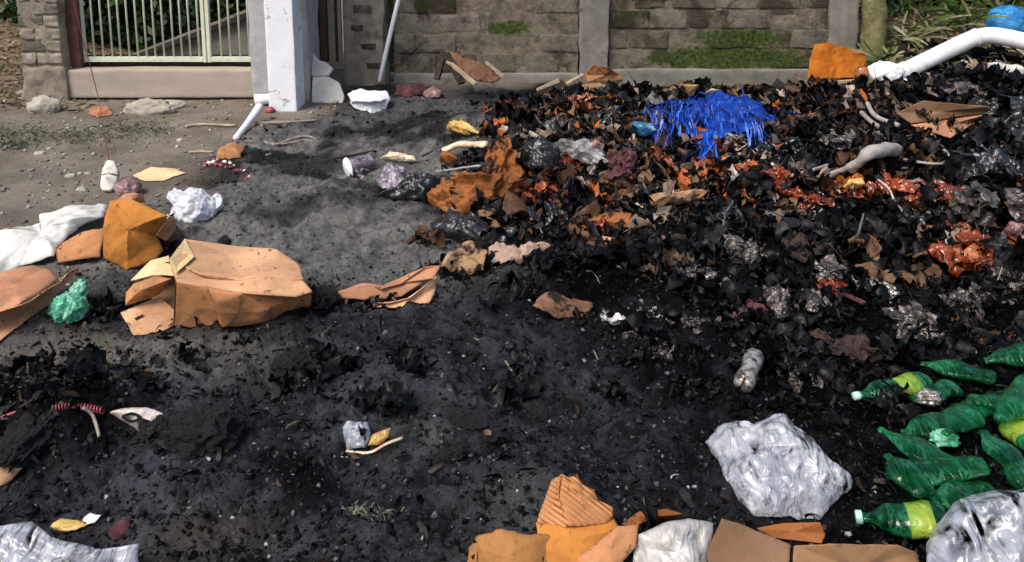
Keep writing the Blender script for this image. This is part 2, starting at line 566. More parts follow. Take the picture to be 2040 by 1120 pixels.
def cardboard(name, col, burn=0.0, stain=(.10, .045, .015), wet=.50, soot=.5, ribs=0.0):
    t = NT(name)
    v = t.pos()
    d = tuple(c * .74 for c in col); l = tuple(min(1, c * 1.14 + .01) for c in col)
    c = t.mix(t.ramp(t.noise(v, 3.5, 4, .5), .3, .7), d, l)
    c = t.mix(t.math('MULTIPLY', t.ramp(t.noise(v, 5, 4, .55, .3), wet + .04, wet + .2), .6), c, stain)
    m = t.n('ShaderNodeMapping', {'Vector': v, 'Rotation': (.2, .1, .5), 'Scale': (1, .12, .5)}).outputs[0]
    c = t.mix(t.math('MULTIPLY', t.ramp(t.noise(m, 160, 3, .6), .45, .62), .22), c, d)
    c = t.mix(t.math('MULTIPLY', t.ramp(t.noise(v, 34, 6, .72), .57, .68), .9 * soot), c, (.045, .034, .026))
    c = t.mix(t.math('MULTIPLY', t.ramp(t.noise(v, 11, 7, .7), .60, .72), .8 * soot), c, (.05, .036, .026))
    if burn:
        c = t.mix(t.ramp(t.noise(v, 6.5, 8, .7, .6), .72 - .4 * burn, .80 - .4 * burn), c, (.010, .008, .008))
    b1 = t.bump(t.noise(v, 14, 4, .5), .25, .02)
    b1 = t.bump(t.noise(v, 60, 5, .65), .25, .006, b1)
    if ribs:
        w = t.n('ShaderNodeTexWave', {'Vector': v, 'Scale': ribs, 'Distortion': .6, 'Detail': 2.0}, bands_direction='DIAGONAL').outputs[1]
        b1 = t.bump(w, .8, .006, b1)
        c = t.mix(t.math('MULTIPLY', w, .45), c, d)
    return t.done(t.bsdf(col=c, rough=.82, spec=.18, nrm=t.bump(t.noise(v, 220, 3, .6), .2, .002, b1)))

def plastic(name, col, col2=None, rough=.22, fine=38, crease=.55, coat=.25, sss=0.0, dirt=0.22, dcol=(.03, .027, .025), see=0.0, tint=(.9, .9, .9)):
    """crinkled film; `see` is the share of light that passes straight through"""
    t = NT(name)
    v = t.pos()
    col2 = col2 or tuple(c * .7 for c in col)
    m1 = t.n('ShaderNodeMapping', {'Vector': v, 'Rotation': (.4, .3, .7), 'Scale': (1, .22, .6)}).outputs[0]
    m2 = t.n('ShaderNodeMapping', {'Vector': v, 'Rotation': (-.3, .5, -.8), 'Scale': (1, .3, .7)}).outputs[0]
    w = t.noise(m1, fine, 3, .5, .8)
    w2 = t.noise(m2, fine * .7, 3, .5, 1.0)
    rd = t.math('MINIMUM', t.math('ABSOLUTE', t.math('SUBTRACT', w, .5)), t.math('ABSOLUTE', t.math('SUBTRACT', w2, .5)))
    c = t.mix(t.ramp(t.noise(v, 9, 5, .6, .6), .38, .62), col, col2)
    if dirt:
        c = t.mix(t.math('MULTIPLY', t.ramp(t.noise(v, 16, 9, .75, .5), .74 - .3 * dirt, .86 - .3 * dirt), .85), c, dcol)
    nb = t.bump(rd, crease * .8, .02)
    nb = t.bump(t.noise(v, fine * .3, 3, .5, 1.5), crease * .6, .03, nb)
    sh = t.bsdf(col=c, rough=rough, spec=.6, coat=coat, coatr=.08, nrm=nb)
    if sss:
        tr = t.n('ShaderNodeBsdfTranslucent', {'Color': c}).outputs[0]
        sh = t.n('ShaderNodeMixShader', {0: sss, 1: sh, 2: tr}).outputs[0]
    if see:
        tp = t.n('ShaderNodeBsdfTransparent', {'Color': (*tint, 1)}).outputs[0]
        big = t.ramp(t.noise(v, 7, 5, .6, .8), .35, .62)
        f = t.n('ShaderNodeMapRange', {'Value': rd, 'From Min': 0.0, 'From Max': .10, 'To Min': .0, 'To Max': min(1, see * 1.5)}).outputs[0]
        f = t.math('MULTIPLY', f, t.math('ADD', .35, big))
        sh = t.n('ShaderNodeMixShader', {0: f, 1: sh, 2: tp}).outputs[0]
    return t.done(sh)

def attr_mat(name, rough=.6, spec=.3, vary=.3, trans=0.0):
    t = NT(name)
    v = t.pos()
    c = t.attr('Col')
    k = t.n('ShaderNodeMapRange', {'Value': t.noise(v, 30, 5, .6), 'From Min': .3, 'From Max': .7, 'To Min': 1 - vary, 'To Max': 1 + vary}).outputs[0]
    c = t.mix(1.0, c, t.n('ShaderNodeCombineColor', {0: k, 1: k, 2: k}).outputs[0], 'MULTIPLY')
    r = t.n('ShaderNodeMapRange', {'Value': t.noise(v, 22, 3), 'From Min': .35, 'From Max': .65, 'To Min': rough * .6, 'To Max': min(1, rough * 1.3)}).outputs[0]
    sh = t.bsdf(col=c, rough=r, spec=spec, nrm=t.bump(t.noise(v, 140, 4, .6), .3, .004))
    if trans:
        tr = t.n('ShaderNodeBsdfTranslucent', {'Color': c}).outputs[0]
        sh = t.n('ShaderNodeMixShader', {0: trans, 1: sh, 2: tr}).outputs[0]
    return t.done(sh)

M = {}
def ground_mat():
    t = NT('ground')
    v = t.pos()
    ash = t.attr('ash', 'Fac'); char = t.attr('char', 'Fac'); pale = t.attr('pale', 'Fac'); leaf = t.attr('leaf', 'Fac')
    dirt = t.mix(t.ramp(t.noise(v, 2.2, 8, .65), .3, .7), (.140, .116, .090), (.250, .215, .175))
    dirt = t.mix(t.ramp(t.noise(v, 34, 6, .7), .58, .72), dirt, (.085, .075, .062))
    dirt = t.mix(t.ramp(t.noise(v, 60, 4, .7), .70, .76), dirt, (.42, .39, .34))
    lf = t.mix(t.ramp(t.noise(v, 26, 6, .7, .6), .35, .65), (.10, .070, .040), (.30, .225, .14))
    dirt = t.mix(leaf, dirt, lf)
    grey = t.mix(t.ramp(t.noise(v, 9, 9, .75), .32, .68), (.055, .054, .053), (.200, .195, .186))
    mid = t.mix(t.ramp(t.noise(v, 11, 10, .8, .6), .40, .64), (.0024, .0024, .0034), (.036, .038, .049))
    mid = t.mix(t.ramp(t.noise(v, 3.1, 8, .7), .60, .74), mid, (.050, .047, .044))
    mid = t.mix(t.math('MULTIPLY', t.ramp(t.noise(v, 1.7, 7, .65, .8), .50, .62), t.ramp(t.noise(v, 24, 8, .75), .30, .62)), mid, (.062, .066, .082))
    blk = t.mix(t.ramp(t.noise(v, 15, 9, .75), .45, .78), (.0012, .0012, .0016), (.011, .011, .0135))
    a = t.mix(pale, mid, grey)
    a = t.mix(char, a, blk)
    a = t.mix(t.ramp(t.noise(v, 85, 5, .7), .68, .75), a, t.mix(char, (.15, .15, .15), (.035, .035, .04)))
    c = t.mix(ash, dirt, a)
    r = t.n('ShaderNodeMapRange', {'Value': t.noise(v, 18, 5), 'From Min': .35, 'From Max': .65, 'To Min': .55, 'To Max': .95}).outputs[0]
    b = t.bump(t.noise(v, 45, 10, .78), .85, .024)
    b = t.bump(t.noise(v, 170, 5, .7), .5, .006, b)
    damp = t.math('MULTIPLY', t.ramp(t.noise(v, 2.4, 6, .6, .5), .50, .62), ash)
    r = t.math('SUBTRACT', r, t.math('MULTIPLY', damp, .34))
    sp = t.n('ShaderNodeMapRange', {'Value': t.math('MULTIPLY', char, ash), 'To Min': .15, 'To Max': .02}).outputs[0]
    sp = t.math('ADD', sp, t.math('MULTIPLY', damp, .30))
    return t.done(t.bsdf(col=c, rough=r, spec=sp, nrm=b))
M['ground'] = ground_mat()
M['block'] = None
def moss_zone(t, v, c, extra=0.0):
    """moss band low on the wall: spreads over joints and blocks"""
    sp = t.n('ShaderNodeSeparateXYZ', {0: v})
    f = None
    for cx, cz, wx, wz in ((2.02, .235, .80, .12), (2.1, .42, .45, .09), (-.02, .52, .20, .07)):
        dx = t.math('DIVIDE', t.math('SUBTRACT', sp.outputs[0], cx), wx); dz = t.math('DIVIDE', t.math('SUBTRACT', sp.outputs[2], cz), wz)
        g = t.math('SUBTRACT', 1.0, t.math('SQRT', t.math('ADD', t.math('MULTIPLY', dx, dx), t.math('MULTIPLY', dz, dz))))
        f = g if f is None else t.math('MAXIMUM', f, g)
    f = t.math('ADD', f, t.math('MULTIPLY', t.math('SUBTRACT', t.noise(v, 13, 8, .75), .5), 2.4))
    k = t.math('MULTIPLY', t.ramp(f, -.15, .30), .92)
    m = t.mix(t.ramp(t.noise(v, 30, 5, .7), .35, .65), (.018, .028, .006), (.075, .115, .022))
    return t.mix(k, c, m)

def block_mat(name, c1, c2, moss=0.0, mosscol=(.045, .085, .012)):
    t = NT(name)
    v = t.pos()
    rnd = t.n('ShaderNodeObjectInfo').outputs['Random']
    c = t.mix(rnd, c1, c2)
    c = t.mix(t.ramp(t.noise(v, 9, 8, .7), .35, .7), c, tuple(x * .45 for x in c1))
    c = t.mix(t.math('MULTIPLY', t.ramp(t.noise(v, 3.2, 9, .72, .5), .50, .60), .85), c, (.18, .152, .112))
    c = t.mix(t.ramp(t.noise(v, 40, 5, .7), .66, .74), c, (.34, .30, .25))
    c = t.mix(t.math('MULTIPLY', t.ramp(t.noise(v, 2.6, 8, .72, .6), .50, .64), .8), c, (.04, .032, .022))
    if moss:
        c = t.mix(t.math('MULTIPLY', t.ramp(t.noise(v, 8, 8, .75), .72 - .5 * moss, .86 - .5 * moss), .92), c, mosscol)
    c = moss_zone(t, v, c)
    b = t.bump(t.noise(v, 28, 9, .75), .8, .03)
    return t.done(t.bsdf(col=c, rough=.92, spec=.15, nrm=b))
M['block'] = block_mat('weathered_block', (.13, .105, .078), (.06, .048, .036), .3, (.06, .075, .025))
M['block_pale'] = block_mat('pale_block', (.27, .24, .195), (.14, .122, .095), .3, (.08, .09, .03))
M['block_moss'] = block_mat('mossy_block', (.10, .08, .05), (.06, .05, .03), .4, (.045, .070, .015))
M['block_dark'] = block_mat('dark_block', (.075, .055, .04), (.05, .04, .03), .5, (.035, .05, .012))
M['block_tan'] = block_mat('tan_block', (.44, .385, .31), (.33, .28, .22), .15, (.12, .11, .06))
M['cable'] = surf('dark_red_cable', (.16, .03, .03), (.08, .02, .02), 10, .6, .3, .1, 60, .002)
def mortar_mat():
    t = NT('mortar'); v = t.pos()
    c = t.mix(t.ramp(t.noise(v, 12, 7, .65), .3, .7), (.25, .212, .16), (.115, .097, .07))
    c = t.mix(t.math('MULTIPLY', t.ramp(t.noise(v, 2.6, 8, .72, .6), .50, .64), .8), c, (.04, .032, .022))
    c = moss_zone(t, v, c)
    return t.done(t.bsdf(col=c, rough=.95, spec=.1, nrm=t.bump(t.noise(v, 40, 9, .75), .8, .025)))
M['mortar'] = mortar_mat()
M['plaster'] = surf('weathered_plaster', (.32, .28, .22), (.18, .155, .12), 9, .92, .15, .6, 40, .012, (.12, .11, .075), .56, .70, 5)
M['concrete'] = surf('grey_concrete', (.24, .225, .20), (.15, .14, .12), 5, .9, .2, .5, 55, .01, (.10, .105, .065), .55, .70, 4)
M['concrete_tan'] = surf('smooth_tan_concrete', (.40, .345, .285), (.33, .285, .235), 4, .85, .2, .25, 70, .006, (.24, .20, .16), .6, .75, 3)
M['white_paint'] = surf('white_wash', (.84, .85, .89), (.74, .75, .79), 5, .7, .3, .3, 60, .006, (.40, .38, .35), .58, .66, 13)
M['grey_plaster'] = surf('grey_plaster', (.42, .42, .43), (.30, .30, .31), 9, .9, .2, .6, 50, .01)
M['gate_paint'] = surf('pale_green_paint', (.62, .66, .52), (.50, .53, .42), 14, .55, .4, .15, 60, .003, (.26, .17, .09), .66, .74, 18)
M['gate_rust'] = surf('brown_paint', (.12, .06, .04), (.07, .035, .025), 14, .7, .3, .3, 60, .004)
M['tan_paint'] = surf('tan_paint', (.30, .25, .17), (.20, .165, .11), 10, .7, .3, .2, 50, .004)
M['pvc'] = surf('white_pvc', (.80, .80, .82), (.66, .66, .67), 6, .4, .45, .1, 30, .003, (.34, .31, .27), .57, .70, 9)
M['white_foam'] = surf('white_foam', (.84, .85, .86), (.74, .75, .77), 10, .7, .3, .3, 90, .004, (.35, .33, .30), .66, .75, 12)
M['stone'] = surf('pale_stone', (.42, .38, .32), (.30, .27, .22), 10, .95, .15, .7, 35, .012)
M['slab'] = surf('pale_slab', (.60, .58, .53), (.48, .46, .41), 6, .9, .2, .3, 35, .008, (.28, .27, .23), .6, .72, 6)
M['bark'] = surf('mossy_bark', (.22, .21, .10), (.12, .11, .05), 9, .95, .1, .9, 22, .02, (.34, .32, .20), .6, .7, 12)
M['card'] = cardboard('orange_cardboard', (.44, .20, .085), stain=(.17, .075, .032), soot=.95)
M['card_deep'] = cardboard('deep_orange_cardboard', (.44, .17, .03), stain=(.18, .065, .014), soot=.9)
M['card_tan'] = cardboard('tan_cardboard', (.56, .315, .175), stain=(.27, .13, .062), soot=.85)
M['card_ribbed'] = cardboard('ribbed_cardboard', (.52, .23, .09), stain=(.24, .10, .03), ribs=34)
M['card_pink'] = cardboard('faded_cardboard', (.42, .20, .11), stain=(.2, .09, .05))
M['card_cream'] = cardboard('cream_cardboard', (.66, .50, .27), stain=(.5, .35, .15))
M['card_brown'] = cardboard('brown_cardboard', (.19, .105, .058), stain=(.10, .05, .025))
M['card_wet'] = cardboard('wet_brown_cardboard', (.17, .09, .045), stain=(.06, .03, .015))
M['card_burnt'] = cardboard('scorched_cardboard', (.27, .092, .024), .52, soot=.9)
M['card_burnt_tan'] = cardboard('scorched_tan_cardboard', (.33, .20, .11), .52, soot=.9)
M['card_burnt_dark'] = cardboard('scorched_dark_cardboard', (.18, .09, .05), .5)
M['rust'] = surf('rust_sheet', (.42, .13, .012), (.28, .075, .008), 9, .85, .2, .4, 40, .006, (.10, .03, .006), .62, .74, 7)
M['wood_char'] = surf('charred_wood', (.05, .035, .03), (.015, .012, .012), 20, .8, .3, .8, 30, .02)
M['wood_pale'] = surf('weathered_wood', (.42, .34, .25), (.28, .21, .15), 14, .85, .2, .5, 50, .01)
M['stick'] = surf('grey_stick', (.34, .29, .25), (.20, .165, .14), 20, .85, .2, .6, 60, .008)
M['bone_pipe'] = surf('sooty_white_pipe', (.42, .39, .36), (.22, .195, .18), 10, .6, .35, .5, 30, .01, (.05, .045, .04), .6, .7, 9)
M['char'] = surf('char', (.016, .016, .018), (.006, .006, .007), 18, .75, .35, 1.0, 55, .03, rlo=.35)
M['black_plastic'] = plastic('melted_black_plastic', (.012, .012, .014), (.006, .006, .007), .32, 30, .8, .3)
M['white_bag'] = plastic('white_plastic_bag', (.80, .81, .85), (.70, .72, .77), .25, 26, 1.0, .4, .18, .22, see=.10)
M['white_sack'] = plastic('white_woven_sack', (.80, .78, .72), (.66, .64, .58), .55, 22, .5, .0, .1, .05)
M['grey_film'] = plastic('clear_grey_film', (.42, .44, .49), (.32, .345, .40), .13, 22, 1.0, .7, .12, .14, see=.72, tint=(.85, .87, .9))
M['milky_film'] = plastic('milky_film', (.52, .535, .59), (.34, .355, .41), .15, 26, 1.0, .7, .12, .14, see=.52)
M['dark_film'] = plastic('sooty_clear_film', (.15, .125, .115), (.045, .036, .033), .18, 24, 1.0, .5, .1, .5, see=.45, tint=(.7, .65, .62))
M['green_bag'] = plastic('green_film', (.10, .46, .28), (.30, .62, .46), .28, 40, .9, .3, .2)
M['amber'] = plastic('amber_film', (.34, .065, .014), (.14, .022, .006), .16, 16, 1.0, .6, .25, .4, (.012, .008, .006), see=.35, tint=(.8, .3, .08))
M['amber_pale'] = plastic('pale_amber_film', (.54, .20, .075), (.30, .065, .018), .14, 16, 1.0, .7, .25, .35, (.015, .010, .008), see=.2, tint=(.8, .35, .1))
M['blue'] = plastic('blue_film', (.002, .018, .19), (.005, .06, .40), .25, 40, .9, .3, .15, .3, (.004, .006, .02))
M['blue_bag'] = plastic('bright_blue_film', (.02, .20, .55), (.06, .36, .72), .3, 30, .7, .2, .2)
M['red'] = plastic('red_plastic', (.34, .05, .06), (.18, .025, .03), .5, 60, .4, .0, 0, .6)
M['pink'] = plastic('pink_film', (.40, .25, .25), (.20, .10, .10), .35, 36, .8, .2, .1, .5)
M['lilac'] = plastic('lilac_film', (.40, .34, .41), (.12, .09, .12), .3, 34, .8, .3, .1, .9)
M['yellow'] = plastic('yellow_film', (.62, .43, .12), (.42, .22, .05), .35, 40, .8, .2, .1, .42)
M['cream'] = plastic('cream_film', (.74, .62, .44), (.55, .40, .25), .45, 40, .6, .1, .1, .25)
M['skin_cloth'] = surf('faded_cloth', (.46, .33, .26), (.28, .19, .14), 14, .9, .1, .5, 60, .006, (.03, .025, .022), .58, .7, 10)
M['dark_cloth'] = surf('sooty_cloth', (.06, .04, .034), (.02, .015, .014), 14, .9, .1, .6, 60, .008)
M['maroon'] = surf('maroon_cloth', (.13, .05, .055), (.055, .02, .024), 16, .85, .2, .6, 50, .008, (.015, .012, .012), .58, .68, 11)
M['tin'] = (lambda t: t.done(t.bsdf(col=t.mix(t.ramp(t.noise(t.pos(), 30, 6, .7), .45, .62), (.62, .58, .52), (.10, .075, .055)), rough=.38, metal=.75, spec=.5, nrm=t.bump(t.noise(t.pos(), 55, 5, .6), .5, .01))))(NT('sooty_tin'))
def green_bottle_mat():
    t = NT('green_bottle')
    v = t.pos()
    m1 = t.n('ShaderNodeMapping', {'Vector': v, 'Rotation': (.4, .3, .7), 'Scale': (1, .3, .6)}).outputs[0]
    w = t.noise(m1, 30, 3, .5, 1.0)
    rd = t.math('ABSOLUTE', t.math('SUBTRACT', w, .5))
    nb = t.bump(rd, .5, .02)
    c = t.mix(t.ramp(t.noise(v, 14, 5, .6), .35, .65), (.002, .06, .02), (.035, .30, .13))
    g = t.bsdf(col=c, rough=.09, spec=.8, coat=1.0, coatr=.05, nrm=nb)
    tr = t.n('ShaderNodeBsdfTranslucent', {'Color': c}).outputs[0]
    g = t.n('ShaderNodeMixShader', {0: .2, 1: g, 2: tr}).outputs[0]
    tp = t.n('ShaderNodeBsdfTransparent', {'Color': (.22, .72, .42, 1)}).outputs[0]
    fac = t.n('ShaderNodeLayerWeight', {'Blend': .45, 'Normal': nb}).outputs['Facing']
    k = t.n('ShaderNodeMapRange', {'Value': fac, 'From Min': .1, 'From Max': .9, 'To Min': .93, 'To Max': .34}).outputs[0]
    k = t.math('MULTIPLY', k, t.n('ShaderNodeMapRange', {'Value': rd, 'From Min': 0.0, 'From Max': .06, 'To Min': .45, 'To Max': 1.0}).outputs[0])
    return t.done(t.n('ShaderNodeMixShader', {0: k, 1: g, 2: tp}).outputs[0])
M['bottle'] = green_bottle_mat()
M['bottle_label'] = plastic('yellow_green_label', (.36, .48, .05), (.10, .30, .05), .3, 30, .8, .4, .2, .35, see=.2, tint=(.5, .8, .2))
M['bottle_cap'] = plastic('pale_green_cap', (.45, .70, .58), (.25, .50, .40), .3, 30, .3, .3)
M['crumb'] = attr_mat('ash_crumb', .85, .08, .4)
M['litter'] = attr_mat('charred_flake', .5, .16, .5)
M['leaf'] = attr_mat('leaf', .55, .35, .3, .25)

# ================================================================== ground
def build_ground():
    core = np.linspace(-1, 1, 860); ext = [1.0]; st = core[1] - core[0]
    while ext[-1] < 60: st *= 1.3; ext.append(ext[-1] + st)
    us = np.concatenate([-np.array(ext[1:])[::-1], core, np.array(ext[1:])])
    # rows grow with distance from the camera
    ys = [1.2]
    while ys[-1] < 9.0: ys.append(ys[-1] + .0050 * (ys[-1] / 1.7) ** 1.15)
    s = ys[-1] - ys[-2]
    while ys[-1] < 260: s *= 1.3; ys.append(ys[-1] + s)
    ny = [1.2]; s = .006
    while ny[-1] > -60: s *= 1.3; ny.append(ny[-1] - s)
    ys = np.concatenate([np.array(ny[1:])[::-1], np.array(ys)])
    U, Y = np.meshgrid(us, ys)
    x = (U * np.maximum(.74 * Y + .28, 1.16)).ravel(); y = Y.ravel()
    z = H(x, y)
    nx = len(us)
    i = np.arange((len(ys) - 1) * nx).reshape(len(ys) - 1, nx)[:, :-1].ravel()
    F = np.stack([i, i + 1, i + nx + 1, i + nx], 1)
    ash = ash_mask(x, y)
    n1 = fbm2(x * 1.7, y * 1.7, 41, 5)
    e1 = -.05 + .35 * n1
    char = sstep(x, e1 - .35, e1 + .35) * sstep(y, 2.2, 3.1)
    char = np.maximum(char, sstep(x, .25 + .3 * n1, .9 + .3 * n1) * 1.0)
    char = np.maximum(char, .85 * sstep(n1, .12, .42))
    char = np.maximum(char, np.exp(-(((x + 1.5) / .5) ** 2 + ((y - 2.2) / .2) ** 2) ** 2))
    pale = sstep(y, 2.95 + .3 * n1, 3.4 + .3 * n1) * (1 - .55 * sstep(y, 5.2, 6.0))
    pale = np.maximum(pale, .38 * sstep(-n1, .30, .6) * (1 - sstep(x, .2, .8)))
    pale = np.maximum(pale, .9 * np.exp(-((x + 1.35) / .45) ** 2 - ((y - 2.62) / .16) ** 2))
    leaf = np.maximum(sstep(-x, 3.6, 4.2) * sstep(y, 6.2, 7.0), sstep(x, 2.6, 3.3) * sstep(y, 6.2, 7.0))
    leaf = np.maximum(leaf, sstep(y, 7.6, 8.2))
    ash = ash * (1 - .75 * np.exp(-((x + 1.45) / .40) ** 2 - ((y - 2.66) / .13) ** 2) * sstep(n1, -.5, .1) - .25 * np.exp(-((x + .75) / .2) ** 2 - ((y - 1.78) / .10) ** 2))
    me = make_mesh('ground', np.stack([x, y, z], 1), F, {'ash': ash, 'char': char * 1.0, 'pale': pale, 'leaf': leaf})
    o = link('ground', me, M['ground'])
    o['kind'] = 'structure'
build_ground()

# ================================================================== walls, pillars, gate
def block_mesh(seed):
    V, F = box((-.5, -.5, -.5), (.5, .5, .5), .03, 0, seed, 4)
    V = V + .05 * np.stack([noise3(V * 2.3 + 9.1 * i + seed, seed + i) - .5 for i in range(3)], 1) + .045 * np.stack([noise3(V * 9 + 5 * i + seed, seed + i) - .5 for i in range(3)], 1)
    return make_mesh('block', V, F, None, True)
BLOCKS = [block_mesh(s) for s in range(7)]
for b in BLOCKS: b.materials.append(M['block'])
rngb = random.Random(4)

def place_block(parent, base, c, size, mat):
    o = bpy.data.objects.new('block', rngb.choice(BLOCKS)); COL.objects.link(o)
    o.parent = parent
    o.location = Vector((np.array(c) - base).tolist())
    o.scale = size
    o.rotation_euler = (rngb.uniform(-.012, .012), rngb.uniform(-.02, .02), rngb.uniform(-.02, .02))
    o.material_slots[0].link = 'OBJECT'; o.material_slots[0].material = mat
    return o

def block_wall(name, label, x0, x1, Y, pick, plinth, seed, ztop=1.9):
    base = np.array([(x0 + x1) / 2, Y + .1, 0])
    th = Thing(name, label, 'wall', base)
    th.part('core', box((x0, Y + .006, -.2), (x1, Y + .17, ztop), .004, .014, seed, 56), M['mortar'])
    th.part('plinth', box((x0, Y - .045, -.2), (x1, Y + .03, plinth), .012, .014, seed + 1, 9), M['concrete'])
    r = random.Random(seed)
    z = plinth + .012; row = 0
    while z < ztop - .1:
        hgt = .165
        x = x0 - (.19 if row % 2 else 0) + .01
        while x < x1 - .04:
            w = r.uniform(.33, .40)
            a, b = max(x, x0 + .006), min(x + w, x1 - .006)
            if b - a > .06:
                c = ((a + b) / 2, Y + .090 + r.uniform(-.014, .014), z + hgt / 2)
                place_block(th.o, base, c, ((b - a), .17, hgt * r.uniform(.94, 1.02)), pick(c[0], row, r))
            x += w + .018
        z += hgt + .018; row += 1
    th.part('coping', box((x0, Y - .02, ztop + .002), (x1, Y + .2, ztop + .07), .012, .008, seed + 2, 5), M['concrete'])
    return th

WY = 7.3
xl0, xl1 = S(786, 150, WY)[0], S(1152, 150, WY)[0]
def pick_left(x, row, r):
    q = r.random()
    m1, m2 = S(985, 80, WY)[0], S(1040, 80, WY)[0]
    if row in (1, 2) and m1 - .1 < x < m2 + .12: return M['block_moss'] if q < .5 else M['block_dark']
    return M['block_pale'] if q < .62 else (M['block'] if q < .88 else M['block_dark'])
wl = block_wall('block_wall', 'pale patchy block wall between leaning white pipe and concrete pillar', xl0, xl1, WY, pick_left, .10, 3)
xr0, xr1 = S(1213, 150, WY)[0], S(1648, 150, WY)[0]
def pick_right(x, row, r):
    q = r.random()
    if row == 0 and S(1300, 120, WY)[0] < x < S(1590, 120, WY)[0]: return M['block_moss']
    if row == 1 and S(1385, 80, WY)[0] < x < S(1545, 80, WY)[0]: return M['block_moss'] if q < .55 else M['block_dark']
    return M['block'] if q < .5 else (M['block_dark'] if q < .72 else M['block_pale'])
block_wall('block_wall', 'dark rough block wall with a strip of bright green moss behind the blue strands', xr0, xr1, WY, pick_right, .14, 9)

def pillar(name, label, px0, px1, Y, depth, mat, seed, ztop=2.0, z0=-.2, rough=.03):
    x0, x1 = S(px0, 120, Y)[0], S(px1, 120, Y)[0]
    return single(name, label, 'pillar', box((x0, Y, z0), (x1, Y + depth, ztop), .015, rough, seed, 14), mat)
pillar('concrete_pillar', 'grey concrete pillar between the two block walls', 1154, 1212, WY - .06, .28, M['concrete'], 5)
pillar('concrete_pillar', 'plain grey pillar at the end of the mossy block wall', 1650, 1704, WY - .06, .28, M['concrete'], 6)

# rough masonry pillar left of the gate: plaster over exposed courses
th = Thing('masonry_pillar', 'rough crumbling masonry pillar left of the barred gate', 'pillar', (S(95, 190, 6.6)[0], 6.75, 0))
x0, x1 = S(50, 190, 6.6)[0], S(132, 190, 6.6)[0]
th.part('core', box((x0 + .004, 6.597, -.2), (x1 - .004, 6.93, 2.0), .02, .028, 4, 26), M['plaster'])
th.part('footing', box((x0 - .015, 6.585, -.2), (x1 + .02, 6.95, .30), .03, .035, 8, 12), M['plaster'])
z = .312; row = 0
while z < 1.9:
    w = (x1 - x0) / 2
    for k in range(2):
        a = x0 + k * w + (.04 if row % 2 else -.04) * (1 if k else 0); b = x0 + (k + 1) * w + (.04 if row % 2 else -.04) * (0 if k else 1)
        place_block(th.o, th.base, ((a + b) / 2, 6.76, z + .05), (b - a - .012, .34, .088), M['block_tan'] if rngb.random() < .8 else M['block_pale'])
    z += .103; row += 1
# brown gate post
single('gate_post', 'dark brown post between masonry pillar and barred gate', 'post', box((S(137, 190, 6.7)[0], 6.70, .2), (S(166, 190, 6.7)[0], 6.80, 2.0), .006, .004, 3, 5), M['gate_rust'])

# threshold beam below the gate
GX0, GX1 = S(128, 190, 6.62)[0], S(512, 190, 6.62)[0]
zt = S(300, 140, 6.62)[2]
single('threshold_beam', 'long smooth tan concrete beam under the barred gate', 'beam', box((GX0, 6.62, .02), (GX1, 6.80, zt), .012, .008, 21, 12), M['concrete_tan'])
single('threshold_footing', 'dark recessed footing below the tan concrete beam', 'footing', box((GX0 + .04, 6.70, -.2), (GX1 - .02, 6.79, .018), .004, .01, 22, 8), M['concrete'])

single('gap_shade_strip', 'dark strip added for the shaded gap between the tan beam and the gate', 'shade strip', box((GX0 + .03, 6.83, zt - .02), (GX1, 6.90, zt + .085), .006, .008, 23, 8), M['wood_char'])  # added dark strip, stands in for the shade between beam and gate rail
# gate: two leaves of pale bars
GY = 6.78
def gate_leaf(label, px0, px1, bars, py_rail):
    th = Thing('barred_gate', label, 'gate', (S((px0 + px1) / 2, 120, GY)[0], GY, S(300, 123, GY)[2]), 'leaves of the barred gate')
    zb = S(300, 123, GY)[2]; zr = S(300, 113, GY)[2]; zt = 1.85
    xa, xb = S(px0, 118, GY)[0], S(px1, 118, GY)[0]
    th.part('bottom_rail', box((xa + .03, GY - .018, zb), (xb - .03, GY + .018, zr), .004), M['gate_paint'], smooth=False)
    th.part('top_rail', box((xa + .03, GY - .018, zt - .045), (xb - .03, GY + .018, zt), .004), M['gate_paint'], smooth=False)
    th.part('stile', box((xa, GY - .02, zb - .004), (xa + .03, GY + .02, zt + .004), .004), M['gate_paint'], smooth=False)
    th.part('stile', box((xb - .03, GY - .02, zb - .004), (xb, GY + .02, zt + .004), .004), M['gate_paint'], smooth=False)
    me = None
    for px in bars:
        x = S(px, 116, GY)[0]
        if me is None:
            V, F = tube([(0, 0, zr - .002), (0, 0, .9), (0, 0, zt - .04)], .0085, 8)
            me = make_mesh('bar', V, F); me.materials.append(M['gate_paint'])
        o = bpy.data.objects.new('bar', me); COL.objects.link(o); o.parent = th.o
        o.location = (x - th.base[0] + rngb.uniform(-.004, .004), 0, -th.base[2])
        o.rotation_euler = (0, rngb.uniform(-.004, .004), 0)
gate_leaf('wide pale green barred gate leaf beside the brown post', 166, 413, [189 + 17.4 * k for k in range(13)], 118)
gate_leaf('narrow pale green barred gate leaf beside the white post', 415, 512, [442 + 18.6 * k for k in range(4)], 118)

# grey pillar and white post
single('rendered_pillar', 'grey rendered gate pillar just behind the white post', 'pillar', box((S(502, 180, 6.58)[0], 6.58, -.2), (S(618, 180, 6.58)[0], 6.98, 2.0), .012, .02, 12, 12), M['grey_plaster'])
bp = P(565, 222)
px_w = 56 / FOC * (bp[1] + .1)
xw = S(536, 222, bp[1])[0]
single('white_post', 'square whitewashed concrete post standing on the ash', 'post', box((xw, bp[1], -.1), (xw + px_w, bp[1] + .26, 2.3), .008, .006, 2, 14), M['white_paint'])

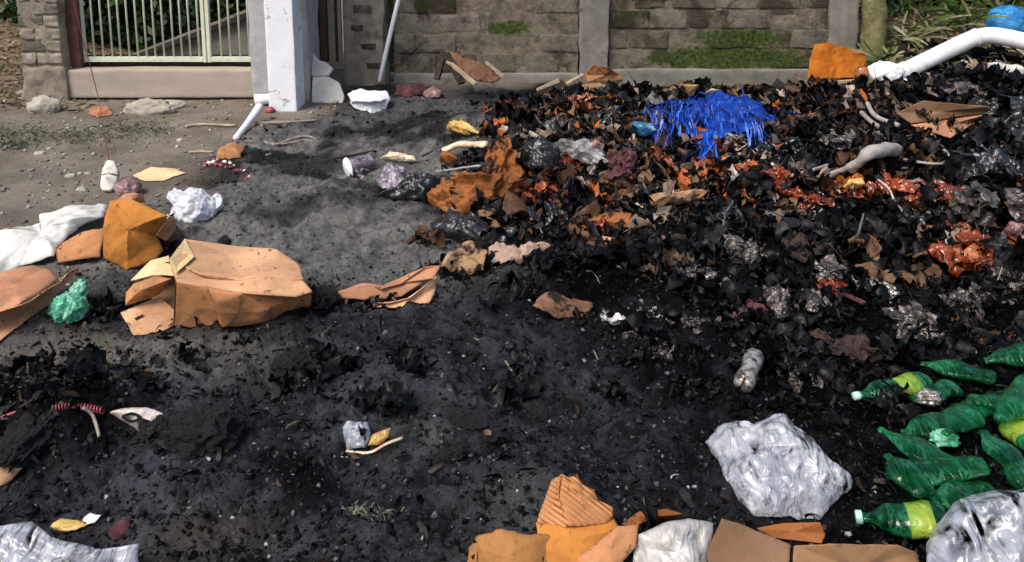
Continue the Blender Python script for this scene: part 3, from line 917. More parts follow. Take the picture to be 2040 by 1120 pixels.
# brown side gate
th = Thing('side_gate', 'narrow tan side gate of upright slats right of the white post', 'gate', (S(648, 130, 7.15)[0], 7.15, S(648, 134, 7.15)[2]))
xa, xb, zb = S(600, 130, 7.15)[0], S(683, 130, 7.15)[0], S(648, 134, 7.15)[2]
th.part('bottom_rail', box((xa, 7.13, zb), (xb - .03, 7.17, zb + .05), .004), M['tan_paint'], smooth=False)
th.part('stile', box((xb - .03, 7.125, zb - .01), (xb, 7.175, 1.85), .004), M['tan_paint'], smooth=False)
for px in (606, 623, 640, 657):
    x = S(px, 130, 7.15)[0]
    th.part('slat', box((x, 7.14, zb + .052), (x + .058, 7.156, 1.8), .003), M['tan_paint'] if px != 640 else M['gate_rust'], smooth=False)
th.part('backing', box((xa, 7.172, zb), (xb - .034, 7.18, 1.8), 0), M['gate_rust'], smooth=False)
single('garden_sill', 'low earth-stained kerb below the tan side gate', 'kerb', box((xa - .02, 7.16, -.1), (xb + .05, 7.3, zb - .015), .02, .02, 6, 8), M['concrete'])

# tan pillar right of the side gate
th = Thing('masonry_pillar', 'blotchy tan masonry pillar behind the leaning white pipe', 'pillar', (S(728, 170, 7.12)[0], 7.2, 0))
x0, x1 = S(686, 170, 7.12)[0], S(768, 170, 7.12)[0]
th.part('core', box((x0, 7.13, -.2), (x1, 7.42, 2.0), .02, .02, 14, 14), M['plaster'])
for (cx, cy, w, h) in ((722, 18, .16, .07), (735, 92, .13, .05), (712, 55, .10, .05), (745, 130, .12, .05)):
    c = S(cx, cy, 7.15)
    place_block(th.o, th.base, (c[0], 7.165, c[2]), (w, .09, h), M['block'])
# dark gap: strip of wall added behind it so no lit yard shows
single('dark_gap_filler', 'dark strip of wall added to darken the gap beside the tan pillar', 'wall', box((S(766, 150, 7.6)[0], 7.72, -.1), (S(800, 150, 7.6)[0], 7.8, 2.0), .004, .01, 4, 5), M['block_dark'])
single('leaning_pipe', 'thin white pipe leaning in front of the tan pillar', 'pipe', tube(smooth_path([S(756, 164, 7.06), S(770, 100, 7.05), S(796, -8, 7.06), S(830, -140, 7.09)], 24), .020, 12), M['pvc'])

# ---- behind the gate: sloping garden wall and hedge
yw = 8.3
th = Thing('sloping_garden_wall', 'low mossy garden wall with dark sloping coping seen through the gate', 'wall', (S(400, 100, yw)[0], yw, 0))
a, b = S(215, 140, yw), S(540, 18, yw)
V = np.array([(a[0], yw, -.2), (b[0], yw, -.2), (b[0], yw, b[2]), (a[0], yw, a[2]), (a[0], yw + .2, -.2), (b[0], yw + .2, -.2), (b[0], yw + .2, b[2]), (a[0], yw + .2, a[2])])
th.part('face', (V, [(0, 1, 2, 3), (5, 4, 7, 6), (3, 2, 6, 7), (1, 5, 6, 2), (4, 0, 3, 7), (0, 4, 5, 1)]), M['concrete'], smooth=False)
th.part('path', beam(a + np.array([0, .55, .06]), b + np.array([0, .55, .08]), .9, .03), M['plaster'], smooth=False)
th.part('coping', beam(a + np.array([0, .08, .03]), b + np.array([0, .08, .03]), .30, .05), M['wood_char'], smooth=False)

def leaf_cloud(centers, radii, n, size, rng, cols, droop=.2):
    """small leaf faces spread through ellipsoids"""
    k = rng.integers(0, len(centers), n)
    d = rng.normal(size=(n, 3)); d /= np.linalg.norm(d, axis=1)[:, None]
    r = rng.random(n) ** (1 / 2.2)
    c = np.array(centers)[k] + d * r[:, None] * np.array(radii)[k]
    L = size * (.6 + .8 * rng.random(n)); W = L * (.35 + .25 * rng.random(n))
    t = rng.normal(size=(n, 3)) + d * .6; t[:, 2] -= droop; t /= np.linalg.norm(t, axis=1)[:, None]
    s = np.cross(t, rng.normal(size=(n, 3))); s /= np.linalg.norm(s, axis=1)[:, None]
    nn = np.cross(t, s)
    V = np.stack([c, c + t * (L * .5)[:, None] + s * (W * .5)[:, None] + nn * (L * .08)[:, None], c + t * L[:, None], c + t * (L * .5)[:, None] - s * (W * .5)[:, None] + nn * (L * .08)[:, None]], 1).reshape(-1, 3)
    F = np.arange(n * 4).reshape(n, 4)
    ci = rng.integers(0, len(cols), n)
    cc = np.array(cols)[ci] * (.6 + .8 * rng.random((n, 1)))
    return V, F, {'Col': np.repeat(cc, 4, 0)}

def shrub(name, label, base, centers, radii, n, size, cols, seed, cat='shrub', group=None):
    rng = np.random.default_rng(seed)
    th = Thing(name, label, cat, base, group)
    V, F, c = leaf_cloud(centers, radii, n, size, rng, cols)
    th.part('foliage', (V, F), M['leaf'], col=c, smooth=False)
    stems = []
    for ce in centers:
        ce = np.array(ce); b0 = np.array(base) + rng.normal(size=3) * np.array([.06, .06, 0])
        stems.append(tube(smooth_path([b0 - np.array([0, 0, .05]), (b0 + ce) / 2 + rng.normal(size=3) * .05, ce], 8), [.025, .008], 6))
    th.part('stem', join(*stems), M['bark'])
    return th
G_DARK = [(.012, .035, .008), (.02, .05, .012), (.008, .02, .006), (.03, .06, .015)]
G_MID = [(.05, .10, .02), (.09, .14, .03), (.04, .07, .02), (.13, .16, .05)]
G_PALE = [(.34, .30, .20), (.26, .19, .13), (.16, .20, .07), (.24, .24, .12), (.10, .15, .04), (.30, .27, .16), (.20, .13, .08)]
for i, (px, Y, lab) in enumerate([(150, 9.2, 'dark leafy hedge bush behind the left bars of the gate'), (270, 9.5, 'dark leafy hedge bush behind the middle bars of the gate'), (400, 9.9, 'dark leafy hedge bush above the sloping garden wall')]):
    c = S(px, 40, Y)
    rr = random.Random(i)
    cs = [(c[0] + rr.uniform(-.6, .6), Y + rr.uniform(-.2, .5), z) for z in (.05, .3, .6, .9, 1.2, .15, .45)]
    shrub('hedge_bush', lab, (c[0], Y + .1, gz(c[0], Y)), cs, [(.75, .4, .45)] * 7, 7000, .13, G_DARK + (G_MID[:2] if i == 2 else []), 60 + i, group='hedge behind the gate')
c = S(20, 20, 9.6)
shrub('hedge_bush', 'dark bush on the leaf-strewn bank left of the masonry pillar', (c[0], 9.7, gz(c[0], 9.7)), [(c[0] + dx, 9.8, z) for dx in (-.7, -.2, .4) for z in (.95, 1.35, 1.7)], [(.6, .4, .36)] * 9, 4200, .13, G_DARK, 71, group='hedge behind the gate')

# right bank: mossy trunk, shrubs
tb = S(1735, 118, 7.15)
th = Thing('mossy_tree', 'mossy yellow-green tree trunk beside the grey end pillar', 'tree', (tb[0], 7.15, tb[2] - .05))
zz = tb[2] - .25
Vt, Ft = tube(smooth_path([(tb[0], 7.15, zz), (tb[0] + .01, 7.15, zz + .5), (tb[0] - .02, 7.17, zz + 1.3), (tb[0] + .05, 7.2, zz + 2.6)], 40), [.125, .105, .10, .09], 20, 1, .035, 5)
trk = th.part('trunk', (Vt, Ft), M['bark'])
rng = np.random.default_rng(5)
cs = [(tb[0] + .05 + rng.normal() * .5, 7.5 + rng.normal() * .35, zz + 2.9 + rng.normal() * .3) for _ in range(8)]
V, F, c = leaf_cloud(cs, [(.45, .4, .3)] * 8, 2600, .12, rng, G_MID)
th.part('crown', (V, F), M['leaf'], col=c, smooth=False)
th.part('limb', join(*[tube(smooth_path([(tb[0] + .05, 7.2, zz + 2.5), ((tb[0] + q[0]) / 2, 7.35, zz + 2.75), q], 8), [.04, .012], 6) for q in cs]), M['bark'], trk)

def fern(name, label, base, n, L, cols, seed, spread=1.0, w=.018, up=1.0, group=None, cat='plant'):
    rng = np.random.default_rng(seed)
    a = rng.random(n) * 6.283
    d = np.stack([np.cos(a) * spread, np.sin(a) * spread, up * (.6 + .8 * rng.random(n))], 1)
    st = np.array(base)[None] + np.stack([rng.normal(size=n) * .05 * L / .3, rng.normal(size=n) * .05 * L / .3, np.zeros(n)], 1)
    V, F = ribbons(st, d, L * (.5 + .7 * rng.random(n)), np.full(n, w), .5, rng, 5, .16)
    cc = np.array(cols)[rng.integers(0, len(cols), n)] * (.7 + .6 * rng.random((n, 1)))
    o = single(name, label, cat, (V, F), M['leaf'], group, False, {'Col': np.repeat(cc, 12, 0)})
    return o
for i, (px, py, L, n, lab) in enumerate([
        (1758, 110, .42, 60, 'pale strappy plant at the foot of the mossy trunk'),
        (1800, 60, .40, 60, 'pale strappy plant on the bank right of the mossy trunk'),
        (1850, 40, .45, 60, 'pale strappy plant midway up the right bank'),
        (1920, 30, .45, 70, 'green strappy plant left of the bright blue bag'),
        (1790, 15, .5, 60, 'tall strappy plant at the top of the right bank'),
        (2005, 14, .45, 60, 'green strappy plant just above the bright blue bag')]):
    b = P(px, py + 20)
    fern('bank_plant', lab, b, int(n * .6), L * .8, G_PALE + G_MID if i < 3 else G_MID + G_PALE[3:6] + G_MID, 80 + i, 1.0, .03, 1.0, 'plants on the right bank')
for i, (px, py, lab) in enumerate([(1850, -10, 'leafy shrub at the top of the right bank behind the pipe'), (1980, -5, 'leafy green shrub behind the bright blue bag')]):
    b = P(px, py + 30) if i == 0 else P(px, py + 35)
    shrub('bank_shrub', lab, b, [b + np.array([dx, .2, dz]) for dx, dz in ((-.3, .25), (.1, .4), (.4, .25), (0, .7), (-.2, .9))], [(.4, .3, .25)] * 5, 3200, .10, G_MID + [(.11, .20, .04), (.16, .24, .06)], 90 + i)

# ================================================================== things along the back
# white pvc pipe with elbow
pts = [P(1795, 148, .06), P(1870, 112, .12), P(1935, 80, .20), P(1965, 73, .22), P(2040, 84, .16), P(2120, 104, .10)]
Yp = pts[0][1]
pts = [S(1792, 147, Yp), S(1868, 110, Yp + .05), S(1922, 84, Yp + .1), S(1945, 75, Yp + .1), S(1972, 71, Yp + .08), S(2005, 75, Yp + .02), S(2045, 84, Yp - .06), S(2130, 108, Yp - .2)]
th = Thing('drain_pipe', 'thick white plastic drain pipe with an elbow lying on the bank', 'pipe', (pts[3][0], Yp, gz(pts[3][0], Yp)))
th.part('tube', tube(smooth_path(pts, 48), .072, 18), M['pvc'])
th.part('collar', tube([pts[0] + (pts[1] - pts[0]) * t for t in (-.12, .05, .2)], .082, 18), M['pvc'])
th.part('collar', tube(smooth_path(pts, 48)[19:22], .079, 18), M['pvc'])
# scraps round the pipe mouth
single('foam_block', 'cream foam block at the mouth of the drain pipe', 'foam', blob(S(1760, 158, Yp - .1), (.16, .10, .10), .22, 2.5, 5, 4), M['white_foam'])
single('foam_scrap', 'small white foam scrap under the end of the drain pipe', 'foam', blob(S(1802, 175, Yp - .25), (.08, .06, .05), .3, 2.5, 8, 3), M['white_foam'])
single('orange_bag', 'small orange bag between rusty sheet and drain pipe', 'bag', blob(S(1716, 155, Yp - .15), (.06, .05, .07), .2, 2.2, 6, 3), M['amber_pale'])
Yr = 6.9
single('rusty_sheet', 'orange rusty sheet leaning on the grey end pillar', 'sheet', patch([S(1606, 158, Yr - .1), S(1612, 118, Yr), S(1622, 88, Yr + .05), S(1650, 84, Yr + .06), S(1690, 96, Yr + .05), S(1722, 104, Yr + .03), S(1730, 120, Yr), S(1712, 156, Yr - .08)], 0, .02, 5, .006, 12, 4, .04, False), M['rust'])
single('timber_strip', 'pale thin timber strip lying below the rusty sheet', 'timber', beam(S(1570, 172, 6.75), S(1735, 160, 6.75), .05, .03), M['wood_pale'], smooth=False)
single('blue_carrier_bag', 'bright blue bag stuffed on the bank above the drain pipe', 'bag', blob(P(2005, 62), (.19, .14, .16), .16, 2.4, 12, 4), M['blue_bag'])
# concrete rubble right of the pipe
for i, (px, py, w, lab, m) in enumerate([(1990, 140, .11, 'pale chipped brick rubble below the drain pipe', 'slab'), (2020, 150, .08, 'small pale rubble lump by the edge of the bank', 'slab'), (1968, 135, .07, 'reddish brick lump below the drain pipe', 'maroon')]):
    c = P(px, py + 14)
    single('brick_rubble', lab, 'rubble', box(c + np.array([-w / 2, -.05, -.02]), c + np.array([w / 2, .05, .10]), .012, .03, i, 3), M[m])
single('grey_sheet', 'crumpled pale grey sheet above the folded brown board', 'sheet', patch([P(1845, 170, .04), P(1890, 162, .06), P(1985, 178, .05), P(1995, 196, .03), P(1930, 208, .03), P(1870, 196, .04)], .02, .03, 7, .004, 12, 12, .06), M['dark_film'])

# folded brown board
th = Thing('folded_board', 'folded brown cardboard sheet lying on the black heap at right', 'cardboard', P(1880, 250))
e1, e2 = P(1812, 248, .05), P(1972, 224, .12)
th.part('panel', patch([e1, P(1782, 226, .08), P(1838, 200, .16), P(1970, 212, .16), e2], 0, .008, 5, .004, 12, 3, .01, True), M['card_brown'])
th.part('panel', patch([e1 - np.array([0, .004, .004]), e2 - np.array([0, .004, .004]), P(1950, 240, .08), P(1893, 276, .05), P(1850, 262, .04)], 0, .006, 5, .004, 12, 8, .01, True), M['card_pink'])

# charred roof-like boards by the wall
Yb = 6.75
th = Thing('burnt_board_stack', 'burnt boards propped up like a tent against the pale block wall', 'boards', S(930, 165, Yb))
th.part('board', patch([S(884, 98, Yb + .1), S(912, 104, Yb + .1), S(960, 124, Yb + .05), S(1005, 158, Yb), S(985, 166, Yb - .08), S(945, 160, Yb - .12), S(905, 130, Yb - .05)], 0, .02, 8, .012, 14, 3, .10, False), M['card_burnt_dark'])
th.part('edge_strip', beam(S(968, 124, Yb + .03), S(1003, 152, Yb - .02), .03, .02), M['wood_pale'], smooth=False)
th.part('board', beam(S(884, 104, Yb), S(870, 158, Yb - .12), .05, .03), M['wood_char'], smooth=False)
th.part('board', beam(S(888, 106, Yb - .02), S(920, 166, Yb - .2), .06, .03), M['wood_char'], smooth=False)
th.part('board', beam(S(892, 122, Yb - .08), S(948, 168, Yb - .25), .04, .02), M['wood_pale'], smooth=False)
single('maroon_cloth', 'dark red cloth heaped left of the burnt boards', 'cloth', patch([P(782, 188, .02), P(790, 172, .05), P(830, 168, .06), P(860, 176, .04), P(856, 190, .01), P(815, 194, .01)], .05, .03, 8, .004, 10, 5, .1), M['maroon'])
single('pink_scrap', 'pinkish scrap between dark red cloth and burnt boards', 'scrap', patch([P(838, 186, .02), P(860, 174, .04), P(885, 182, .03), P(878, 194, .01), P(850, 196, .01)], .03, .02, 9, .004, 8, 6, .1), M['pink'])
# burnt timber and orange card near the pillar
th = Thing('burnt_timber', 'burnt timber with a pale sawn edge below the concrete pillar', 'timber', P(1105, 182))
th.part('edge_strip', beam(P(1070, 180, .02), P(1114, 160, .12), .04, .03), M['wood_pale'], smooth=False)
th.part('body', beam(P(1075, 188, .01), P(1120, 172, .09), .06, .05), M['wood_char'], smooth=False)
single('timber_strip', 'pale timber strip between burnt timber and orange card', 'timber', beam(P(1122, 172, .03), P(1162, 150, .13), .045, .025), M['wood_pale'], smooth=False)
single('orange_card', 'orange folded card leaning at the foot of the concrete pillar', 'cardboard', patch([P(1166, 150, .10), P(1178, 128, .20), P(1212, 134, .19), P(1236, 150, .10), P(1250, 160, .06), P(1170, 164, .06)], 0, .015, 6, .004, 10, 9, .03), M['card'])
single('brown_card', 'scorched brown card spread below the orange folded card', 'cardboard', patch([P(1130, 172, .03), P(1190, 164, .05), P(1268, 176, .04), P(1262, 196, .02), P(1190, 200, .02), P(1140, 190, .02)], 0, .02, 6, .004, 10, 11, .08), M['card_burnt_tan'])
th = Thing('foam_bowl', 'upturned white foam bowl near the mossy wall', 'bowl', P(1280, 178))
bc = P(1280, 178)
sh = th.part('shell', lathe(bc + np.array([0, 0, .0]), bc + np.array([0, 0, .085]), [(0, .125), (.12, .122), (.5, .09), (.85, .055), (1, .045)], 24, 1, .04, 9, 3), M['white_foam'])
th.part('rim', lathe(bc + np.array([0, 0, -.004]), bc + np.array([0, 0, .008]), [(0, .134), (1, .132)], 24), M['white_foam'], sh)
# pale round slabs beside the white post
for nm, lab, ol in [('broken_slab', 'pale broken slab with a round edge leaning right of the white post', [(622, 152), (655, 152), (676, 164), (686, 190), (684, 206), (655, 208), (620, 205)]),
                    ('broken_slab', 'pointed pale slab standing on the round broken slab', [(620, 152), (622, 104), (636, 120), (650, 124), (664, 136), (655, 151)])]:
    single(nm, lab, 'slab', patch([S(x, y, 6.5 + (208 - y) * .002) for x, y in ol], 0, .004, 6, .05, 8, 3, .02, False), M['slab'])
# white tub
th = Thing('foam_box', 'broken white foam box standing on the ash right of the white post', 'box', P(738, 222))
yb = P(738, 224)[1]
tl = [S(692, 188, yb + .10), S(712, 178, yb + .25), S(772, 182, yb + .25), S(780, 196, yb + .12), S(760, 200, yb), S(700, 202, yb)]
th.part('lid', patch(tl, .02, .012, 7, .02, 9, 4, .03, False), M['white_foam'])
th.part('front', patch([S(694, 203, yb + .01), S(778, 199, yb + .08), S(768, 222, yb + .06), S(738, 228, yb), S(706, 216, yb)], 0, .012, 7, .016, 9, 7, .05, False), M['white_bag'])

# ================================================================== the lane on the left
single('cup', 'white cup lying at the foot of the white post', 'cup', lathe(P(508, 200, .05), P(540, 196, .06), [(0, .052), (.05, .055), (.5, .048), (.95, .04), (1, .036)], 18, .9, .08, 10, 2), M['white_foam'])
single('white_tube', 'thin white tube slanting from the white cup to the orange scrap', 'tube', tube(smooth_path([P(470, 276, .01), P(495, 244, .05), P(518, 212, .12)], 14), [.022, .026, .034], 12), M['pvc'])
single('red_scrap', 'small red scrap beside the white post base', 'scrap', blob(P(538, 224), (.04, .03, .03), .3, 3, 4, 3), M['red'])
for i, (ol, r, lab, m) in enumerate([
        ([(508, 246), (560, 244), (632, 240)], .014, 'straight pale stick below the white post', 'stick'),
        ([(512, 272), (545, 288), (600, 272), (634, 277)], .010, 'forked grey stick on the grey ash', 'stick'),
        ([(560, 288), (605, 280), (636, 279)], .008, 'thin twig crossing the forked grey stick', 'stick'),
        ([(530, 312), (560, 302), (590, 300)], .012, 'short brown stick by the red beads', 'wood_pale'),
        ([(370, 252), (400, 248), (470, 250)], .014, 'pale stick lying on the lane near the gate', 'wood_pale'),
        ([(378, 304), (400, 302), (425, 303)], .010, 'short pale stick left of the orange scrap', 'wood_pale'),
        ([(640, 322), (690, 312), (745, 300)], .010, 'black stick left of the lilac can', 'wood_char'),
        ([(840, 312), (866, 298), (880, 282)], .008, 'thin black stick by the yellow scrap', 'wood_char')]):
    single('stick', lab, 'stick', tube(smooth_path([P(x, y, r) for x, y in ol], 14), [r, r * .9, r * .6], 8, 1, r * .5, i), M[m])
single('orange_cloth', 'orange cloth scrap at the lower end of the white tube', 'cloth', patch([P(428, 318, .01), P(448, 292, .04), P(470, 286, .05), P(492, 300, .03), P(480, 314, .02), P(450, 320, .01)], .05, .03, 9, .004, 10, 3, .08, stiff=True), M['card'])
th = Thing('red_beads', 'string of red and white beads on the ash above the white bag', 'beads', P(455, 340))
for k in range(34):
    t = k / 33
    q = P(408 + 90 * t + 5 * math.sin(k * 2.1), 326 + 32 * t ** 1.4 - 10 * math.sin(t * 3) + 5 * math.cos(k * 3.7), .010)
    th.part('bead', blob(q - np.array([0, 0, .012]), (.015, .013, .012), .2, 2, k, 2, flat=.9), (M['red'], M['pink'], M['red'], M['white_foam'], M['maroon'])[k % 5])
# cable and objects hanging by it
pc = smooth_path([S(146, -10, 6.5), S(160, 60, 6.45), S(178, 125, 6.4), S(196, 196, 6.3), P(206, 250, .05), P(214, 300, .05), P(222, 342, .02)], 40)
single('red_cable', 'thin dark red cable hanging from the gate down to the lane', 'cable', tube(pc, .0035, 6), M['cable'])
th = Thing('sandal', 'pale upturned sandal lying on the lane by the red cable', 'sandal', P(218, 382))
a, b = P(206, 384, .02), P(222, 322, .15)
th.part('sole', patch([P(199, 372, .03), P(203, 336, .10), P(214, 318, .14), P(228, 320, .14), P(236, 340, .10), P(232, 368, .04), P(218, 384, .01), P(204, 384, .01)], .02, .004, 6, .022, 10, 2, 0), M['slab'])
th.part('strap', tube(smooth_path([P(205, 348, .10), P(218, 346, .14), P(234, 350, .09)], 10), .008, 6, .5), M['stick'])
single('pink_bag', 'crumpled pinkish bag beside the upturned sandal', 'bag', blob(P(256, 386), (.075, .06, .06), .28, 2.6, 17, 4), M['pink'])
single('tan_sheet', 'flat tan cardboard scrap on the lane right of the pinkish bag', 'cardboard', patch([P(262, 352), P(300, 334), P(352, 338), P(372, 348), P(330, 362), P(285, 364)], .01, .012, 7, .004, 10, 3, .06, stiff=True), M['card_cream'])
single('orange_crumple', 'small crumpled orange card above the deep orange carton', 'cardboard', patch([P(222, 404, .04), P(246, 386, .09), P(288, 390, .06), P(292, 402, .03), P(250, 412, .03)], .05, .035, 9, .004, 10, 6, .1, stiff=True), M['card_pink'])
for i, (px, py, s, lab) in enumerate([(90, 222, (.12, .07, .09), 'pale stone at the foot of the masonry pillar'), (300, 226, (.20, .08, .085), 'long pale stone lying before the tan concrete beam'), (345, 214, (.10, .05, .05), 'small pale stone at the right end of the long stone'),
                                      (163, 378, (.03, .02, .018), 'small pale pebble on the lane left of the sandal'), (140, 352, (.03, .02, .02), 'small grey pebble on the lane'), (175, 346, (.028, .02, .016), 'light pebble nearest the sandal'), (80, 307, (.035, .03, .02), 'pale pebble beside the weeds'), (360, 280, (.03, .02, .018), 'pale pebble before the gate right of the weeds')]):
    single('stone', lab, 'stone', blob(P(px, py) - np.array([0, 0, .01]), s, .34, 1.8, 30 + i, 4), M['stone'])
single('leaf_scraps', 'orange brown leaf scraps by the red cable below the beam', 'scrap', patch([P(172, 216), P(200, 206, .03), P(222, 214, .02), P(228, 232), P(195, 238), P(176, 230)], .03, .03, 10, .004, 8, 6, .15, stiff=True), M['card_pink'])

# crumpled white bag
th = Thing('white_carrier_bag', 'crumpled white plastic bag with dark specks on the grey ash', 'bag', P(385, 432))
c = P(388, 436)
th.part('body', join(blob(c, (.115, .10, .10), .24, 1.3, 23, 5), bundle(c, (.135, .11, .11), 7, 24, .15, jag=.1)), M['white_bag'])
th.part('handle', patch([P(328, 392, .04), P(345, 372, .07), P(366, 378, .10), P(370, 410, .06), P(345, 412, .03)], .02, .025, 12, .003, 9, 5, .1), M['white_bag'])
th.part('handle', patch([P(408, 400, .06), P(432, 382, .07), P(446, 394, .04), P(438, 415, .02), P(416, 418, .03)], .02, .025, 12, .003, 9, 8, .1), M['white_bag'])
# long white sack
single('white_sack', 'long bright white sack lying across the edge of the lane', 'sack', patch([P(-60, 575, .01), P(-60, 478, .08), P(0, 466, .09), P(80, 446, .08), P(78, 430, .06), P(140, 414, .08), P(200, 403, .06), P(218, 408, .04), P(206, 432, .06), P(160, 452, .05), P(118, 490, .04), P(108, 512, .03), P(40, 535, .01)], .04, .022, 6, .004, 14, 5, .02), M['white_sack'])

# deep orange carton
th = Thing('orange_carton', 'deep orange crushed carton with an open dark end', 'carton', P(260, 535))
A = {k: P(*v) for k, v in dict(a=(222, 400, .22), b=(262, 395, .26), c=(338, 430, .24), d=(352, 462, .15), e=(310, 470, .12), f=(322, 498, .06), g=(310, 520, .02), h=(252, 542, .0), i=(205, 515, .03), j=(208, 452, .16)).items()}
th.part('panel', patch([A['j'], A['a'], A['b'], A['c'], A['e'], A['f'], A['g'], A['h'], A['i']], .05, .03, 6, .004, 22, 31, .0, stiff=True), M['card_deep'])
th.part('flap', patch([A['c'], P(350, 440, .20), P(352, 462, .13), P(330, 482, .08), A['e']], 0, .006, 6, .004, 8, 4, .0, stiff=True), M['card_tan'])
th.part('inside', patch([A['e'], P(352, 446, .14), P(362, 464, .06), P(340, 480, .01), P(322, 492, .01)], -.03, .006, 6, .003, 8, 4, .0, stiff=True), M['card_burnt_dark'])
th.part('panel', patch([A['j'], P(170, 462, .09), P(125, 484, .03), P(112, 505, .01), P(120, 526, .01), P(165, 520, .03), A['i']], .03, .018, 6, .004, 12, 37, .02, stiff=True), M['card'])
# faded carton, lower left
th = Thing('faded_carton', 'faded pinkish cardboard folded open at the left edge', 'carton', P(50, 620))
e1, e2, e3 = P(-60, 640, .10), P(40, 608, .13), P(118, 560, .10)
th.part('panel', patch([e1, P(-60, 560, .16), P(10, 540, .15), P(70, 530, .12), P(100, 540, .10), e3, e2], .02, .014, 5, .004, 12, 5, .02, stiff=True), M['card_pink'])
th.part('panel', patch([e1, e2, e3, P(160, 530, .05), P(150, 550, .03), P(95, 606, .02), P(40, 648, .01), P(-10, 690, 0), P(-60, 700, 0)], 0, .012, 5, .004, 12, 9, .02, stiff=True), M['card_tan'])
# green bag
th = Thing('green_carrier_bag', 'small knotted green plastic bag on the ash beside the faded carton', 'bag', P(145, 632))
th.part('body', blob(P(138, 632), (.065, .055, .06), .32, 2.6, 41, 5), M['green_bag'])
th.part('handle', blob(P(158, 596, .01), (.035, .03, .055), .35, 2.6, 43, 4, tilt=.4), M['green_bag'])

# big flattened box
th = Thing('cardboard_box', 'large crushed orange cardboard box with its flap folded out in front', 'box', P(430, 640))
B = {k: P(*v) for k, v in dict(bl=(369, 476, .19), b1=(470, 490, .21), br=(552, 496, .19), r1=(598, 528, .17), r2=(622, 580, .14), fr=(590, 590, .15), f1=(480, 583, .18), fl=(352, 562, .20), l1=(338, 518, .20),
                                 gr=(618, 620, .0), g1=(540, 640, .0), g2=(440, 655, .0), gl=(348, 664, .0)).items()}
m1, m2, m3 = P(400, 545, .215), P(490, 560, .20), P(604, 556, .165)
box_top = th.part('top', patch([B['l1'], B['bl'], B['b1'], B['br'], B['r1'], m3, m2, m1], .0, .016, 5, .004, 26, 61, 0, pin=True, stiff=True), M['card_tan'])
th.part('top', patch([B['l1'] - np.array([0, .003, .003]), m1 - np.array([0, .003, .003]), m2 - np.array([0, .003, .003]), m3 - np.array([0, .003, .003]), B['r2'], B['fr'], B['f1'], B['fl']], .012, .014, 6, .004, 24, 62, 0, pin=True, stiff=True), M['card_tan'])
k1, k2 = P(430, 615, .10), P(540, 612, .085)
th.part('front', patch([B['fl'], B['f1'] * .5 + B['fl'] * .5, k1, B['g2'], B['gl']], .0, .010, 6, .004, 16, 64, 0, pin=True, stiff=True), M['card'])
th.part('front', patch([B['f1'] * .5 + B['fl'] * .5, B['f1'], k2, B['g1'], B['g2'], k1], -.03, .014, 6, .004, 16, 65, 0, pin=True, stiff=True), M['card'])
th.part('front', patch([B['f1'], B['fr'], B['r2'], B['gr'], B['g1'], k2], .0, .012, 6, .004, 16, 66, 0, pin=True, stiff=True), M['card'])
th.part('crease_tape', parent=box_top, mat=M['card_cream'], VF=patch([P(338, 515, .215), P(369, 474, .205), P(388, 512, .222), P(350, 545, .215)], 0, .003, 5, .003, 6, 2, 0, False))
th.part('side', patch([B['l1'], B['fl'], B['gl'], P(318, 640, .01), P(290, 560, .02), P(300, 538, .04)], -.04, .012, 5, .004, 10, 5, 0, stiff=True), M['card_wet'])
th.part('flap', patch([P(238, 622, .015), P(319, 588, .05), P(350, 618, .035), P(346, 656, .01), P(266, 674, .004)], 0, .004, 5, .004, 9, 15, 0, stiff=True), M['card_tan'])
th.part('flap', patch([P(246, 584, .05), P(262, 566, .10), P(310, 550, .16), P(338, 556, .18), P(318, 588, .08), P(250, 610, .03)], .03, .012, 6, .004, 10, 19, 0, stiff=True), M['card'])
th.part('flap', patch([P(258, 560, .06), P(300, 520, .14), P(336, 508, .19), P(348, 548, .18), P(300, 548, .12)], 0, .006, 6, .004, 9, 19, 0, stiff=True), M['card_cream'])
single('char_lump', 'black charred lump at the right end of the cardboard box', 'char', blob(P(640, 606), (.07, .05, .05), .3, 2.6, 51, 4), M['char'])
single('char_lump', 'small black lump behind the cardboard box', 'char', blob(P(447, 490), (.03, .03, .035), .3, 2.6, 52, 3), M['char'])

# ================================================================== middle
th = Thing('torn_carton_strip', 'torn pinkish cardboard strip with a burnt edge on the rim of the black heap', 'cardboard', P(790, 600))
th.part('panel', patch([P(640, 590, .01), P(690, 576, .03), P(720, 566, .05), P(760, 578, .06), P(800, 566, .07), P(850, 532, .10), P(882, 528, .10), P(868, 556, .06), P(846, 562, .05), P(800, 590, .03), P(740, 600, .02)], .01, .014, 7, .004, 12, 21, .03, stiff=True), M['card_pink'])
th.part('panel', patch([P(722, 606, .012), P(770, 604, .03), P(818, 592, .05), P(850, 566, .07), P(872, 548, .08), P(872, 572, .03), P(856, 604, .012), P(800, 614, .006), P(740, 614, .006)], .02, .012, 7, .004, 12, 23, .02, stiff=True), M['card_tan'])
th.part('curl', tube(smooth_path([P(688, 606, .01), P(700, 584, .05), P(728, 582, .05), P(736, 606, .01)], 14), .010, 8, .5), M['card_burnt_dark'])
single('burnt_cloth', 'scorched tan cloth crumpled on the rim above the torn strip', 'cloth', patch([P(872, 548, .02), P(884, 512, .07), P(920, 480, .10), P(955, 484, .09), P(980, 508, .06), P(968, 544, .02)], .05, .045, 10, .004, 14, 27, .14, stiff=True), M['card_burnt_tan'])
single('pale_cloth', 'long pale cloth strip lying along the rim of the black heap', 'cloth', patch([P(960, 530, .02), P(966, 496, .06), P(1010, 486, .08), P(1060, 488, .07), P(1120, 486, .05), P(1128, 496, .04), P(1066, 512, .03), P(1010, 524, .02)], .03, .035, 10, .004, 14, 28, .16), M['skin_cloth'])
